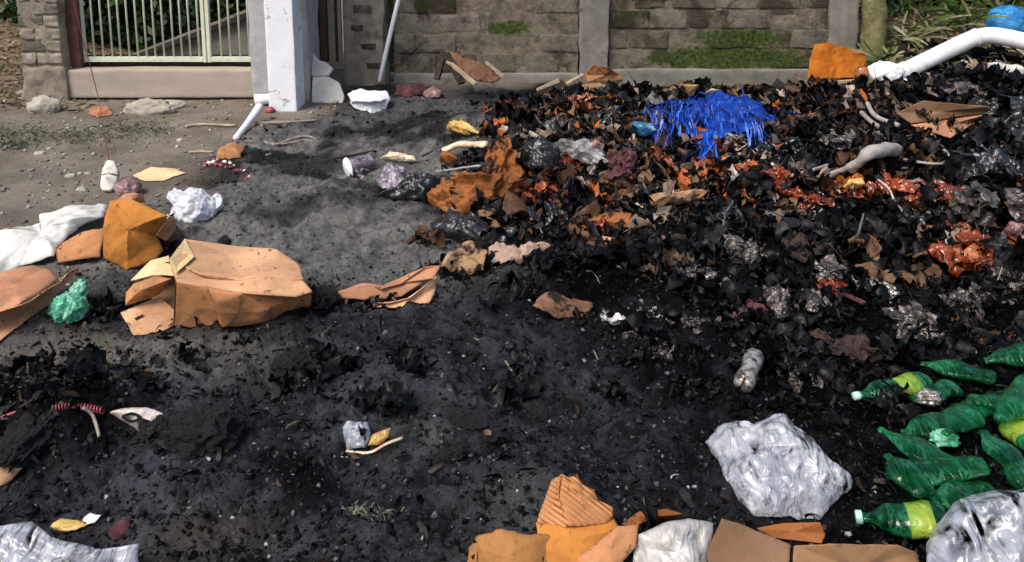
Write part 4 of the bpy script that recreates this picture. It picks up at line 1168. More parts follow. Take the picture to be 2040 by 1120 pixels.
# big scorched carton
th = Thing('scorched_carton', 'rust brown scorched carton standing up in the middle heap', 'carton', P(960, 420))
Yc = P(1000, 372)[1]
th.part('panel', patch([S(945, 385, Yc - .08), S(955, 330, Yc), S(972, 282, Yc + .10), S(990, 256, Yc + .18), S(1012, 262, Yc + .18), S(1030, 296, Yc + .14), S(1034, 335, Yc + .08), S(1054, 356, Yc + .02), S(1040, 385, Yc - .05)], .05, .06, 9, .004, 20, 33, .16), M['card_burnt'])
th.part('panel', patch([P(846, 404, .06), P(858, 372, .12), P(896, 350, .18), P(945, 338, .23), P(990, 344, .22), P(1015, 368, .15), P(985, 392, .12), P(950, 406, .10), P(930, 432, .04), P(912, 440, .02), P(880, 428, .04)], .08, .06, 9, .004, 22, 35, .16), M['card_burnt'])
th.part('panel', patch([P(930, 380, .12), P(985, 340, .22), P(1045, 352, .16), P(1048, 380, .08), P(1000, 398, .06), P(950, 400, .08)], .05, .05, 9, .004, 18, 39, .18), M['card_burnt'])
th.part('flap', patch([P(950, 420, .06), P(985, 412, .07), P(1008, 440, .03), P(998, 462, .01), P(960, 452, .02)], .02, .012, 7, .004, 9, 36, .04, stiff=True), M['card_wet'])
single('cream_scrap', 'crumpled cream paper scrap below the scorched carton', 'scrap', patch([P(1000, 432, .03), P(1012, 406, .07), P(1034, 400, .08), P(1030, 426, .04), P(1014, 440, .02)], .02, .025, 11, .003, 9, 5, .1), M['cream'])
single('yellow_scrap', 'yellow orange plastic scrap on top of the middle heap', 'scrap', patch([P(882, 262, .05), P(900, 242, .10), P(925, 236, .12), P(950, 252, .08), P(958, 268, .04), P(915, 272, .03)], .05, .05, 12, .004, 14, 7, .25), M['yellow'])
single('cream_tube', 'bent cream tube behind the scorched carton', 'tube', tube(smooth_path([P(884, 300, .06), P(920, 288, .09), P(970, 290, .09)], 14), [.028, .022, .03], 10, .8, .012, 4), M['cream'])
single('red_brown_scrap', 'reddish brown scrap left of the bent cream tube', 'scrap', patch([P(872, 320, .05), P(884, 302, .07), P(905, 304, .07), P(915, 318, .05), P(895, 328, .03)], .03, .03, 10, .004, 9, 9, .1, stiff=True), M['card_burnt'])
single('white_strip', 'thin whitish plastic strip left of the scorched carton', 'strip', tube(smooth_path([P(868, 342, .04), P(910, 336, .06), P(958, 330, .07)], 14), .012, 8, .5, .008, 6), M['bone_pipe'])
# lilac can and film
th = Thing('paint_can', 'sooty lilac and white can lying at the left tip of the middle heap', 'can', P(720, 346))
a, b = P(694, 336, .06), P(742, 322, .06)
pb = th.part('body', join(lathe(a, b, [(0, .060), (.04, .064), (.3, .060), (.6, .056), (.95, .062), (1, .05)], 22, .75, .30, 8, 4), bundle(P(728, 352), (.08, .06, .06), 5, 5, .35, 1.0)), M['lilac'])
th.part('rim', lathe(a + (a - b) * .06, a + (b - a) * .03, [(0, .068), (.5, .074), (1, .072)], 22, .92), M['white_foam'], pb)
single('lilac_film', 'crumpled pale lilac film beside the sooty can', 'film', patch([P(744, 366, .03), P(762, 340, .06), P(800, 334, .06), P(822, 346, .05), P(812, 368, .03), P(775, 382, .01)], .05, .045, 9, .003, 11, 13, .12), M['lilac'])
single('cream_film', 'cream torn wrapper above the pale lilac film', 'wrapper', patch([P(756, 316, .03), P(776, 302, .06), P(826, 310, .06), P(834, 322, .04), P(792, 322, .02)], .03, .03, 10, .003, 10, 14, .1), M['cream'])
single('black_bag', 'melted black plastic bag at the left foot of the middle heap', 'bag', patch([P(748, 392, .01), P(780, 372, .05), P(830, 352, .08), P(880, 352, .08), P(872, 388, .05), P(850, 402, .02), P(795, 400, .01)], .07, .05, 8, .004, 13, 15, .05), M['black_plastic'])
single('black_bag', 'melted black plastic bag below the scorched carton', 'bag', patch([P(855, 440, .02), P(885, 425, .06), P(940, 428, .08), P(985, 450, .07), P(1040, 462, .05), P(1010, 490, .02), P(920, 486, .01), P(865, 470, .01)], .05, .05, 8, .004, 13, 16, .05), M['black_plastic'])
single('black_bag', 'large melted black bag right of the scorched carton', 'bag', patch([P(1030, 320, .06), P(1045, 285, .12), P(1085, 275, .14), P(1120, 300, .12), P(1110, 335, .07), P(1060, 345, .05)], .06, .05, 8, .004, 13, 17, .05), M['black_plastic'])
single('pale_film', 'grey white shredded film draped right of the melted black bag', 'film', patch([P(1068, 302, .08), P(1110, 276, .14), P(1165, 270, .14), P(1210, 300, .10), P(1222, 330, .08), P(1180, 336, .06), P(1130, 320, .06), P(1088, 318, .06)], .04, .06, 10, .003, 13, 18, .18), plastic('ash_grey_film', (.46, .44, .44), (.16, .15, .15), .35, 34, 1.0, .2, .1, .5))
single('pink_scrap', 'pale pink scrap lying on the shredded grey film', 'scrap', patch([P(1165, 290, .13), P(1185, 276, .16), P(1206, 286, .15), P(1200, 300, .13), P(1178, 302, .12)], .03, .03, 10, .003, 8, 19, .1), M['pink'])
single('maroon_bundle', 'maroon cloth bundle left of the orange bags under the blue strands', 'cloth', bundle(P(1243, 366), (.10, .12, .17), 9, 20, .3, 1.3), M['maroon'])
single('magenta_scrap', 'small magenta scrap above the maroon bundle', 'scrap', blob(P(1226, 316, .04), (.03, .03, .03), .3, 3, 21, 3), M['red'])

# blue shredded tarpaulin
th = Thing('blue_tarpaulin', 'bright blue shredded plastic tarpaulin spilling down the heap', 'tarpaulin', P(1410, 300))
top = [(1290, 204), (1330, 196), (1400, 190), (1470, 190), (1510, 200)]
th.part('sheet', patch([P(1292, 210, .03), P(1340, 195, .08), P(1420, 188, .09), P(1495, 192, .08), P(1545, 222, .06), P(1525, 258, .07), P(1440, 276, .08), P(1385, 285, .05), P(1352, 258, .05)], .05, .06, 7, .004, 15, 25, .10), M['blue'])
for k, (xa, ya, xb, yb, w_) in enumerate([(1340, 205, 1352, 300, 26), (1378, 200, 1384, 290, 22), (1432, 200, 1438, 300, 30), (1475, 205, 1500, 290, 26), (1405, 250, 1424, 330, 16), (1510, 215, 1540, 262, 22)]):
    th.part('fold', patch([P(xa - w_, ya, .04), P(xa, ya - 6, .08), P(xa + w_, ya, .05), P((xa + xb) / 2 + w_, (ya + yb) / 2, .06), P(xb + w_ * .6, yb, .04), P(xb, yb + 8, .03), P(xb - w_ * .6, yb, .04), P((xa + xb) / 2 - w_ * .8, (ya + yb) / 2, .05)], .03, .04, 9, .003, 14, 90 + k, .2), M['blue'])
rng = np.random.default_rng(77)
n = 950
u = rng.random(n)
px = np.interp(u, [0, .15, .5, .8, 1], [1296, 1335, 1405, 1465, 1512]) + rng.normal(size=n) * 9
starts, dirs, lens = [], [], []
for i in range(n):
    k = rng.random()
    py0 = np.interp(px[i], [1280, 1340, 1420, 1490, 1530], [208, 196, 190, 194, 214]) + k * 55
    a = P(px[i], py0, .06 + .09 * rng.random())
    q = P(px[i] + (px[i] - 1405) * (.0 + .28 * rng.random()) + rng.normal() * 14, py0 + 15 + 60 * rng.random() ** 1.3, .03)
    starts.append(a); dirs.append((q - a) * np.array([.55, 1, 1]) + np.array([0, -.05, .04])); lens.append(np.linalg.norm(q - a) * (.8 + .4 * rng.random()))
V, F = ribbons(np.array(starts), np.array(dirs), np.array(lens), .004 + .013 * rng.random(n) ** 2.0, 1.3, rng, 7, .34)
V[:, 2] = np.clip(V[:, 2], H(V[:, 0], V[:, 1]) + .01, H(V[:, 0], V[:, 1]) + .22)
tone = rng.random((n, 1))
cc = np.where(tone < .5, np.array([[.003, .03, .32]]), np.where(tone < .9, np.array([[.015, .12, .66]]), np.array([[.16, .34, .80]])))
M['strand'] = attr_mat('blue_strand', .3, .5, .3, .25)
o = th.part('strands', (V, F), M['strand'], col={'Col': np.repeat(cc, 16, 0)}, smooth=False); o['kind'] = 'stuff'
# the long tail in the middle
n = 60
a = np.array([P(1400 + 30 * rng.random(), 262, .12) for _ in range(n)])
b = np.array([P(1402 + 30 * rng.random(), 322 + 16 * rng.random(), .03) for _ in range(n)])
V, F = ribbons(a, b - a + np.array([[0, -.02, .03]]), np.linalg.norm(b - a, axis=1) * 1.1, np.full(n, .012), .4, rng, 6, .06)
V[:, 2] = np.maximum(V[:, 2], H(V[:, 0], V[:, 1]) + .01)
o = th.part('tail', (V, F), M['strand'], col={'Col': np.repeat(np.where(rng.random((n, 1)) < .6, np.array([[.008, .08, .55]]), np.array([[.05, .22, .8]])), 14, 0)}, smooth=False); o['kind'] = 'stuff'
single('teal_sheet', 'dark teal plastic sheet tucked left of the blue tarpaulin', 'sheet', patch([P(1250, 262, .07), P(1262, 240, .12), P(1300, 246, .13), P(1312, 262, .10), P(1280, 274, .06)], .03, .02, 8, .003, 9, 26, .05), plastic('teal_film', (.012, .07, .16), (.02, .12, .22), .3, 30, .6, .2))
single('yellow_cup', 'small yellow cup top poking over the blue tarpaulin', 'cup', lathe(P(1376, 190, .12), P(1376, 190, .12) + np.array([0, .01, .07]), [(0, .02), (.6, .035), (.9, .05), (1, .052)], 16, 1, .06, 8, 2), M['yellow'])
single('cream_scrap', 'cream paper scrap behind the top of the blue tarpaulin', 'scrap', patch([P(1400, 186, .12), P(1418, 176, .17), P(1440, 180, .16), P(1434, 190, .12)], .02, .015, 10, .003, 8, 5, .08), M['cream'])

# amber bags and bottles
for i, (px, py, w, h, lab, m, sd) in enumerate([
        (1345, 352, 90, 48, 'glossy orange bag under the left fringe of the blue tarpaulin', 'amber_pale', 3),
        (1310, 338, 40, 60, 'small rust orange bag beside the maroon bundle', 'amber', 4),
        (1492, 352, 92, 42, 'glossy orange bag right of the blue tail', 'amber_pale', 5),
        (1612, 414, 90, 44, 'dull orange bag beside the yellow scrap in the black heap', 'amber', 6),
        (1785, 388, 110, 50, 'wide red orange bag right of the yellow scrap', 'amber', 7),
        (1770, 484, 75, 32, 'small bright red orange bag in the black heap', 'amber', 8),
        (1655, 552, 60, 70, 'sooty brown bag standing in the black ash', 'dark_film', 10),
        (1232, 462, 110, 34, 'rust orange flattened bag above the cream tag', 'amber', 11)]):
    c = P(px, py); dpt = c[1] * .988 + .24
    k = dpt / FOC
    single('plastic_bag', lab, 'bag', bundle(c, (w * k * .52, h * k * .8, h * k * .6), 9, sd, .30), M[m])
for i, (px, py, w, h, lab, m) in enumerate([
        (1140, 356, 90, 40, 'brown orange film bunch right of the melted black bag', 'amber'),
        (1090, 400, 80, 40, 'dark orange film bunch below the melted black bag', 'amber'),
        (1405, 345, 60, 40, 'orange film bunch directly under the blue tail', 'amber_pale'),
        (1555, 378, 80, 36, 'rust film bunch left of the dull orange bag', 'amber'),
        (1700, 412, 90, 36, 'rust film bunch below the mustard yellow scrap', 'amber'),
        (1850, 405, 90, 50, 'red orange film bunch left of the sooty clear bag', 'amber'),
        (1960, 505, 80, 60, 'amber film bunch right of the big shiny amber bag', 'amber'),
        (1660, 590, 80, 30, 'reddish film bunch beside the thin reddish stick', 'amber'),
        (1350, 420, 80, 36, 'brown film bunch under the netting bag', 'amber'),
        (1180, 215, 90, 26, 'pale orange film bunch at the back behind the blue tarpaulin', 'amber_pale'),
        (1000, 230, 60, 24, 'small orange film bunch behind the scorched carton', 'amber')]):
    c = P(px, py); k = (c[1] * .988 + .24) / FOC
    single('film_bunch', lab, 'film', bundle(c, (w * k * .62, h * k * 1.0, h * k * .85), 10, 500 + i, .34, 1.0), M[m], 'orange film bunches in the heap')
for i, (px, py, w, h, lab) in enumerate([
        (1390, 560, 130, 50, 'grey silvery film bunch above the crushed silver can'), (1590, 610, 120, 50, 'silvery film bunch right of the reddish brown wrapper'),
        (1760, 590, 120, 50, 'silvery film bunch right of the reddish stick'), (1930, 620, 130, 60, 'silvery film bunch at the right above the bottles'),
        (1300, 700, 110, 40, 'sooty film bunch left of the crushed silver can'), (1600, 760, 110, 40, 'sooty film bunch right of the crushed silver can'),
        (1380, 650, 90, 40, 'sooty film bunch right of the shredded foil'), (1990, 560, 110, 50, 'sooty film bunch below the big amber bag')]):
    c = P(px, py); k = (c[1] * .988 + .24) / FOC
    single('film_bunch', lab, 'film', bundle(c - np.array([0, 0, .01]), (w * k * .55, h * k * .9, h * k * .55), 9, 540 + i, .40, 1.0, jag=.4), M['dark_film'] if i != 2 else M['tin'], 'sooty film bunches in the black ash')
# big amber bag at right
th = Thing('amber_bag', 'big shiny amber plastic bag with a pale lump on top', 'bag', P(1918, 540))
c = P(1918, 540); k = (c[1] * .988 + .24) / FOC
th.part('body', bundle(c, (66 * k, 62 * k, 62 * k), 12, 131, .26), M['amber'])
th.part('lump', bundle(P(1925, 524, .05), (36 * k, 30 * k, 30 * k), 6, 133, .14, .4, jag=.06), M['amber_pale'])
th.part('lump', bundle(P(1912, 466, .02), (28 * k, 22 * k, 26 * k), 6, 134, .22), M['amber'])
single('clear_bag', 'large sooty clear plastic bag above the big amber bag', 'bag', bundle(P(1965, 438), (.21, .17, .16), 10, 141, .32), M['dark_film'])
single('pink_cloth', 'pinkish torn cloth right of the big amber bag', 'cloth', patch([P(1985, 470, .04), P(2010, 440, .08), P(2060, 430, .08), P(2070, 470, .04), P(2030, 488, .02)], .04, .04, 9, .004, 10, 44, .1), M['pink'])
single('yellow_scrap', 'mustard yellow scrap in the black heap between two orange bags', 'scrap', patch([P(1678, 376, .06), P(1692, 356, .09), P(1722, 352, .10), P(1728, 368, .08), P(1705, 380, .05)], .03, .03, 10, .003, 9, 45, .12), M['yellow'])
single('net_bag', 'brown netting bag spread on the heap below the maroon bundle', 'netting', patch([P(1255, 412, .05), P(1285, 386, .10), P(1340, 376, .12), P(1400, 374, .12), P(1425, 384, .10), P(1380, 410, .06), P(1310, 424, .04)], .05, .06, 11, .004, 16, 46, .28, stiff=True), M['card_burnt_tan'])
single('rust_bag', 'thin scorched orange sheet left of the netting bag', 'sheet', patch([P(1165, 440, .04), P(1190, 424, .08), P(1250, 420, .08), P(1290, 440, .06), P(1270, 458, .03), P(1200, 462, .02)], .03, .03, 9, .004, 11, 47, .1, stiff=True), M['card_burnt'])
single('cream_tag', 'small cream card tag lying on the edge of the black heap', 'card', patch([P(1180, 508, .02), P(1200, 470, .06), P(1234, 472, .06), P(1222, 508, .02)], .0, .008, 9, .003, 8, 48, .05, stiff=True), M['card_tan'])
# sooty pipes and sticks
single('sooty_pipe', 'bent sooty white pipe lying across the black heap', 'pipe', tube(smooth_path([P(1640, 362, .05), P(1665, 346, .08), P(1700, 330, .10), P(1735, 305, .14), P(1786, 297, .14)], 26), [.022, .018, .02, .036, .034], 12, 1, .02, 3), M['bone_pipe'])
single('stick', 'long thin pale stick left of the sooty pipe', 'stick', tube(smooth_path([P(1535, 356, .05), P(1590, 348, .07), P(1650, 328, .09)], 16), [.009, .012, .006], 8, 1, .004, 3), M['bone_pipe'])
single('stick', 'pale stick lying right of the sooty pipe', 'stick', tube([P(1880, 300, .08), P(1904, 322, .05)], .012, 8, 1, .004, 3), M['bone_pipe'])
single('stick', 'thin grey twig below the folded brown board', 'stick', tube(smooth_path([P(1800, 318, .08), P(1850, 326, .08), P(1890, 326, .06)], 12), .007, 8, 1, .004, 3), M['bone_pipe'])
for i, (a, b, c_, lab) in enumerate([((1728, 206), (1745, 232), (1790, 250), 'curved grey hose left of the folded brown board'), ((1716, 224), (1740, 246), (1772, 262), 'second curved grey hose below the first')]):
    single('hose', lab, 'hose', tube(smooth_path([P(*a, .08), P(*b, .08), P(*c_, .06)], 16), .014, 8), M['bone_pipe'] if i == 0 else M['stick'])

# ================================================================== lower half
M['foil'] = plastic('white_foil', (.66, .64, .64), (.03, .03, .032), .3, 60, 1.0, .3, 0, .55, (.008, .008, .009))
cf = P(1262, 650)
single('shredded_foil', 'shredded white foil scattered in the black ash', 'foil', join(bundle(cf + np.array([-.07, 0, 0]), (.05, .06, .05), 6, 53, .4), bundle(cf + np.array([.03, .01, 0]), (.07, .05, .035), 7, 54, .45, jag=.4), bundle(cf + np.array([.11, .02, 0]), (.05, .05, .02), 5, 55, .45, jag=.4)), M['foil'])
single('brown_paper', 'faded brown paper left of the white foil scrap', 'paper', patch([P(1050, 616, .02), P(1080, 590, .04), P(1150, 590, .04), P(1190, 600, .03), P(1180, 636, .01), P(1100, 640, .01)], .02, .03, 10, .003, 12, 54, .15, stiff=True), M['card_burnt_dark'])
single('maroon_scrap', 'crumpled reddish brown wrapper in the black ash', 'wrapper', bundle(P(1496, 636), (.10, .07, .05), 6, 9, .3), M['maroon'])
single('stick', 'thin reddish stick slanting across the black ash', 'stick', beam(P(1636, 564, .03), P(1722, 604, .03), .02, .008), M['maroon'], smooth=False)
th = Thing('drink_can', 'crushed silver drink can lying on the black ash', 'can', P(1490, 775))
a, b = P(1480, 772, .035), P(1504, 706, .05)
pb = th.part('body', lathe(a, b, [(0, .024), (.06, .032), (.2, .034), (.5, .031), (.8, .034), (.94, .032), (1, .024)], 20, .85, .24, 14, 5), M['tin'])
th.part('rim', lathe(b - (b - a) * .01, b + (b - a) * .03, [(0, .026), (1, .025)], 20, .85), M['tin'], pb)
# bottom left: cord, tin, char
th = Thing('coiled_cable', 'red coiled cable lying along the burnt mound', 'cable', P(120, 830))
th.part('cord', tube(smooth_path([P(-40, 846, .006), P(30, 822, .016), P(90, 808, .02), P(150, 812, .016)], 24), .0045, 8), M['red'])
pts = []
for k in range(140):
    t = k / 139
    c = P(105 + 100 * t, 812 + 8 * t - 6 * math.sin(t * 3), .014 + .012 * math.sin(t * 9))
    an = k * .72
    pts.append(c + np.array([0, math.cos(an) * .008, math.sin(an) * .008]))
th.part('coil', tube(pts, .0030, 6), M['red'])
th.part('cord', tube(smooth_path([P(165, 812, .04), P(185, 828, .02), P(198, 870, .01)], 12), .005, 6), M['stick'])
th = Thing('burnt_cup', 'scorched white cup with a black hole beside the red cord', 'cup', P(270, 850))
M['scorched'] = plastic('scorched_white', (.66, .58, .52), (.45, .38, .33), .5, 40, .6, .1, 0, .5)
th.part('shell', patch([P(214, 822, .02), P(240, 812, .05), P(290, 808, .06), P(332, 826, .04), P(318, 846, .03), P(290, 838, .03), P(276, 862, .012), P(246, 842, .015)], .03, .02, 9, .003, 14, 5, .1), M['scorched'])
th.part('rim', tube(smooth_path([P(244, 830, .05), P(262, 824, .062), P(280, 832, .055), P(262, 840, .045), P(244, 830, .05)], 16), .004, 6), M['char'])
for i, (px, py, w, h, lab) in enumerate([(400, 880, 140, 90, 'large jagged block of black char right of the scorched cup'), (315, 868, 90, 50, 'black char lump under the scorched cup'), (950, 850, 130, 40, 'low ragged crust of black char on the ash'), (590, 740, 90, 60, 'black char lump below the cardboard box'), (1075, 826, 70, 30, 'small black char crust right of the ragged crust'), (900, 905, 60, 24, 'flat black char chip near the yellow wrapper'), (60, 880, 150, 60, 'black char mass below the red cord')]):
    c = P(px, py); k = (c[1] * .988 + .24) / FOC
    single('char_lump', lab, 'char', blob(c - np.array([0, 0, .01]), (w * k * .5, h * k * .7, h * k * .55), .42, 2.8, 150 + i, 5, rotz=i * 1.3), M['char'])
# yellow wrapper
th = Thing('snack_wrapper', 'clear torn snack wrapper with a yellow flap on the ash', 'wrapper', P(735, 895))
th.part('film', patch([P(678, 850, .02), P(690, 836, .04), P(735, 840, .04), P(740, 870, .03), P(730, 895, .01), P(688, 898, .01)], .02, .02, 12, .002, 11, 3, .08), M['grey_film'])
th.part('flap', patch([P(732, 888, .02), P(742, 866, .035), P(780, 852, .05), P(774, 872, .035), P(756, 888, .02)], .01, .012, 12, .002, 9, 4, .04), M['yellow'])
th.part('edge', tube(smooth_path([P(690, 898, .006), P(735, 902, .012), P(770, 884, .025), P(802, 872, .02)], 14), .006, 6, .5), M['cream'])
single('yellow_peel', 'yellow fruit peel beside the white bag at the lower left', 'peel', patch([P(104, 1046, .015), P(118, 1032, .03), P(150, 1036, .035), P(176, 1046, .03), P(160, 1062, .01), P(124, 1064, .008)], .02, .02, 12, .004, 10, 3, .08), M['yellow'])
single('white_scrap', 'torn white paper scrap touching the yellow peel', 'scrap', patch([P(160, 1036, .02), P(180, 1020, .035), P(206, 1028, .03), P(200, 1046, .015), P(176, 1052, .012)], .015, .02, 12, .003, 9, 5, .12), M['white_foam'])
single('red_lump', 'dull reddish lump right of the yellow peel', 'scrap', blob(P(242, 1066), (.025, .025, .025), .25, 2.6, 9, 3), M['maroon'])
single('tan_scrap', 'tan cardboard scrap at the left edge above the white bag', 'cardboard', patch([P(-30, 975, .01), P(-30, 925, .04), P(20, 922, .04), P(46, 932, .03), P(24, 956, .02), P(0, 972, .01)], .01, .012, 9, .004, 9, 6, .04, stiff=True), M['card_burnt_tan'])
# white bag bottom left
single('white_carrier_bag', 'glossy white plastic bag at the lower left corner', 'bag', patch([P(-60, 1180, .0), P(-60, 1062, .08), P(0, 1050, .09), P(62, 1036, .10), P(84, 1052, .10), P(110, 1072, .09), P(190, 1092, .08), P(240, 1096, .07), P(284, 1082, .08), P(278, 1140, .03), P(262, 1200, .01), P(80, 1230, .0)], .04, .028, 7, .003, 28, 63, .02), M['milky_film'])

# milky bag
single('milky_bag', 'crinkled milky white plastic bag lying on the black ash', 'bag', patch([P(1404, 884, .03), P(1412, 868, .05), P(1432, 848, .07), P(1462, 842, .08), P(1500, 850, .09), P(1545, 836, .10), P(1572, 832, .10), P(1585, 850, .10), P(1625, 876, .09), P(1662, 912, .08), P(1704, 952, .05), P(1700, 972, .03), P(1660, 1010, .015), P(1640, 1036, .008), P(1590, 1040, .008), P(1545, 1042, .01), P(1500, 1036, .01), P(1470, 1000, .02), P(1440, 960, .03), P(1430, 920, .03)], .07, .034, 7.5, .003, 34, 65, .03), M['milky_film'])

# bottom cardboard cluster
th = Thing('torn_carton', 'torn orange carton with a pointed corner standing near the lower edge', 'carton', P(1150, 1080))
e = [P(1118, 940, .13), P(1112, 985, .11), P(1128, 1052, .07), P(1226, 1030, .07)]
th.part('panel', patch([e[0], P(1132, 948, .14), P(1150, 944, .14), P(1162, 962, .12), P(1186, 974, .11), P(1194, 996, .09), P(1226, 1010, .08), e[3], P(1212, 1046, .06), e[2], e[1]], .012, .012, 7, .004, 12, 71, .06, stiff=True), M['card_ribbed'])
th.part('panel', patch([e[0], e[1], e[2], P(1080, 1054, .03), P(1064, 1046, .03), P(1084, 1000, .06), P(1098, 955, .10)], 0, .012, 7, .004, 10, 72, .10, stiff=True), M['card_ribbed'])
th.part('panel', patch([P(1066, 1040, .045), P(1120, 1046, .055), P(1224, 1030, .06), P(1240, 1052, .055), P(1200, 1084, .045), P(1176, 1110, .045), P(1170, 1140, .04), P(1080, 1150, .03)], .01, .008, 7, .004, 10, 73, .02, stiff=True), M['card_deep'])
th.part('panel', patch([P(1150, 1112, .05), P(1196, 1074, .075), P(1232, 1046, .085), P(1274, 1044, .07), P(1268, 1090, .05), P(1225, 1140, .04), P(1150, 1160, .03)], .02, .01, 7, .004, 10, 74, .02, stiff=True), M['card'])
single('burnt_carton', 'brown scorched carton with a whitish burnt rim at the lower edge', 'carton', patch([P(915, 1180, .0), P(920, 1090, .02), P(945, 1058, .05), P(1000, 1044, .07), P(1050, 1052, .07), P(1112, 1062, .05), P(1128, 1120, .03), P(1120, 1190, .02)], .03, .012, 6, .004, 16, 75, .16), cardboard('charred_brown_carton', (.30, .135, .04), .30))
single('clear_bag', 'crumpled greyish clear bag between torn carton and brown box', 'bag', patch([P(1256, 1180, .0), P(1262, 1092, .04), P(1272, 1062, .07), P(1320, 1040, .09), P(1372, 1030, .10), P(1424, 1040, .08), P(1418, 1090, .05), P(1412, 1180, .02)], .04, .028, 8, .003, 14, 77, .02), plastic('grey_white_film', (.62, .60, .57), (.40, .38, .36), .3, 30, .9, .3, .15, .25, see=.12))
th = Thing('brown_box', 'flattened brown cardboard box with a seam at the lower edge', 'box', P(1620, 1110))
sm1, sm2 = P(1576, 1084, .12), P(1570, 1180, .08)
th.part('panel', patch([P(1404, 1100, .08), P(1436, 1030, .15), P(1480, 1044, .15), sm1, sm2, P(1420, 1190, .05)], 0, .007, 5, .004, 12, 81, .0, stiff=True), M['card_brown'])
th.part('panel', patch([sm1 + np.array([.004, 0, -.003]), P(1650, 1082, .12), P(1790, 1084, .10), P(1828, 1100, .09), P(1860, 1180, .05), sm2 + np.array([.004, 0, -.003])], 0, .007, 5, .004, 12, 82, .0, stiff=True), M['card'] if False else cardboard('mid_brown_cardboard', (.23, .125, .06), stain=(.13, .065, .03)))
th.part('flap', patch([P(1416, 1104, .07), P(1470, 1122, .09), P(1560, 1134, .085), P(1560, 1200, .05), P(1420, 1200, .04)], 0, .006, 5, .004, 9, 83, .0, stiff=True), M['card_tan'])
single('wet_card', 'dark orange wet card under the milky bag', 'cardboard', patch([P(1505, 1052, .05), P(1560, 1042, .06), P(1636, 1040, .06), P(1648, 1066, .03), P(1640, 1084, .02), P(1540, 1072, .03)], 0, .008, 7, .004, 10, 84, .03, stiff=True), M['card_burnt'])
single('burnt_strip', 'scorched brown strip behind the crumpled clear bag', 'cardboard', patch([P(1232, 1046, .04), P(1270, 1018, .06), P(1330, 1012, .06), P(1366, 1024, .05), P(1320, 1036, .04), P(1262, 1050, .04)], .01, .015, 9, .004, 10, 85, .08, stiff=True), M['card_burnt'])
# clear bag bottom right
single('clear_bag', 'large grey clear plastic bag filling the lower right corner', 'bag', patch([P(1836, 1200, .0), P(1842, 1080, .05), P(1862, 1040, .09), P(1905, 990, .13), P(1960, 976, .15), P(2060, 970, .15), P(2150, 1000, .12), P(2160, 1200, .04)], .09, .035, 6.5, .003, 30, 87, .02), M['grey_film'])

# green bottles
PROF = [(0, .55), (.02, .85), (.06, .98), (.12, 1.0), (.25, .97), (.32, .9), (.38, 1.0), (.52, .98), (.62, .94), (.72, .7), (.80, .42), (.86, .3), (.90, .33), (.92, .28)]
for i, (x0, y0, x1, y1, d0, d1, r, lab, sq, label_on) in enumerate([
        (1850, 762, 1700, 790, .05, .03, .040, 'green bottle with a yellow label at the upper left of the bottle heap', .9, True),
        (1985, 752, 1822, 722, .06, .05, .044, 'dark green bottle with a pale outline at the back of the bottle heap', .6, False),
        (2090, 690, 1950, 722, .10, .06, .046, 'green bottle at the right edge, farthest back in the bottle heap', .7, False),
        (1925, 952, 1738, 846, .05, .07, .050, 'crushed green bottle slanting across the middle of the bottle heap', .55, False),
        (1968, 930, 1748, 950, .10, .05, .048, 'flattened green bottle above the lower right clear bag', .5, False),
        (1888, 1036, 1704, 1030, .06, .03, .052, 'green bottle with yellow green label and cap lowest in the bottle heap', .85, True),
        (2090, 900, 1945, 770, .13, .07, .050, 'long labelled green bottle slanting down the right edge', .8, True),
        (2060, 970, 1950, 850, .15, .12, .046, 'squashed green bottle under the slanting one at the right edge', .6, False),
        (1930, 820, 1790, 870, .04, .03, .046, 'sooty green bottle sunk in the middle of the bottle heap', .6, False),
        (1960, 800, 1850, 890, .10, .12, .046, 'green bottle lying on top of the sunken sooty one', .65, False),
        (1850, 985, 1760, 900, .10, .11, .042, 'short green bottle lying on the flattened one', .6, False),
        (2060, 800, 1930, 800, .10, .12, .048, 'green bottle lying level at the right edge', .6, False),
        (1980, 980, 1840, 1000, .09, .07, .044, 'green bottle just above the top of the lower right clear bag', .55, False),
        (2060, 760, 1980, 850, .16, .14, .044, 'green bottle topmost at the right edge', .7, False),
        (1900, 770, 1810, 800, .05, .05, .040, 'small green bottle beside the silvery foil', .6, False)]):
    a, b = P(x0, y0, d0), P(x1, y1, d1)
    L = np.linalg.norm(b - a)
    if L > .30: b = a + (b - a) * .30 / L; L = .30
    th = Thing('green_bottle', lab, 'bottle', (a + b) / 2 - np.array([0, 0, r]), 'heap of green bottles')
    prof = []
    for j in range(len(PROF) - 1):
        (t0, r0), (t1, r1) = PROF[j], PROF[j + 1]
        for f in (0, .5): prof.append((t0 + (t1 - t0) * f, (r0 + (r1 - r0) * f) * r))
    prof.append((PROF[-1][0], PROF[-1][1] * r))
    bb = th.part('body', lathe(a, b, prof, 38, sq * .72, .40, 11, 200 + i, 0, True), M['bottle'])
    if i in (0, 5): th.part('cap', lathe(a + (b - a) * .922, a + (b - a) * 1.0, [(0, r * .30), (.1, r * .32), (.9, r * .31), (1, r * .25)], 16, 1), M['bottle_cap'], bb)
    if label_on:
        th.part('label', lathe(a + (b - a) * .16, a + (b - a) * .44, [(0, r * 1.03), (.25, r * 1.02), (.5, r * .98), (.75, r * 1.01), (1, r * 1.03)], 38, sq * .72, .39, 11, 200 + i, 0, True), M['bottle_label'])
for i, (px, py, lab) in enumerate([(1850, 800, 'silvery crumpled foil among the green bottles'), (1880, 880, 'pale green crumpled cup among the green bottles')]):
    single('foil_scrap', lab, 'foil', blob(P(px, py, .04), (.035, .03, .025), .45, 3.2, 300 + i, 4), M['green_bag'] if i else M['tin'])
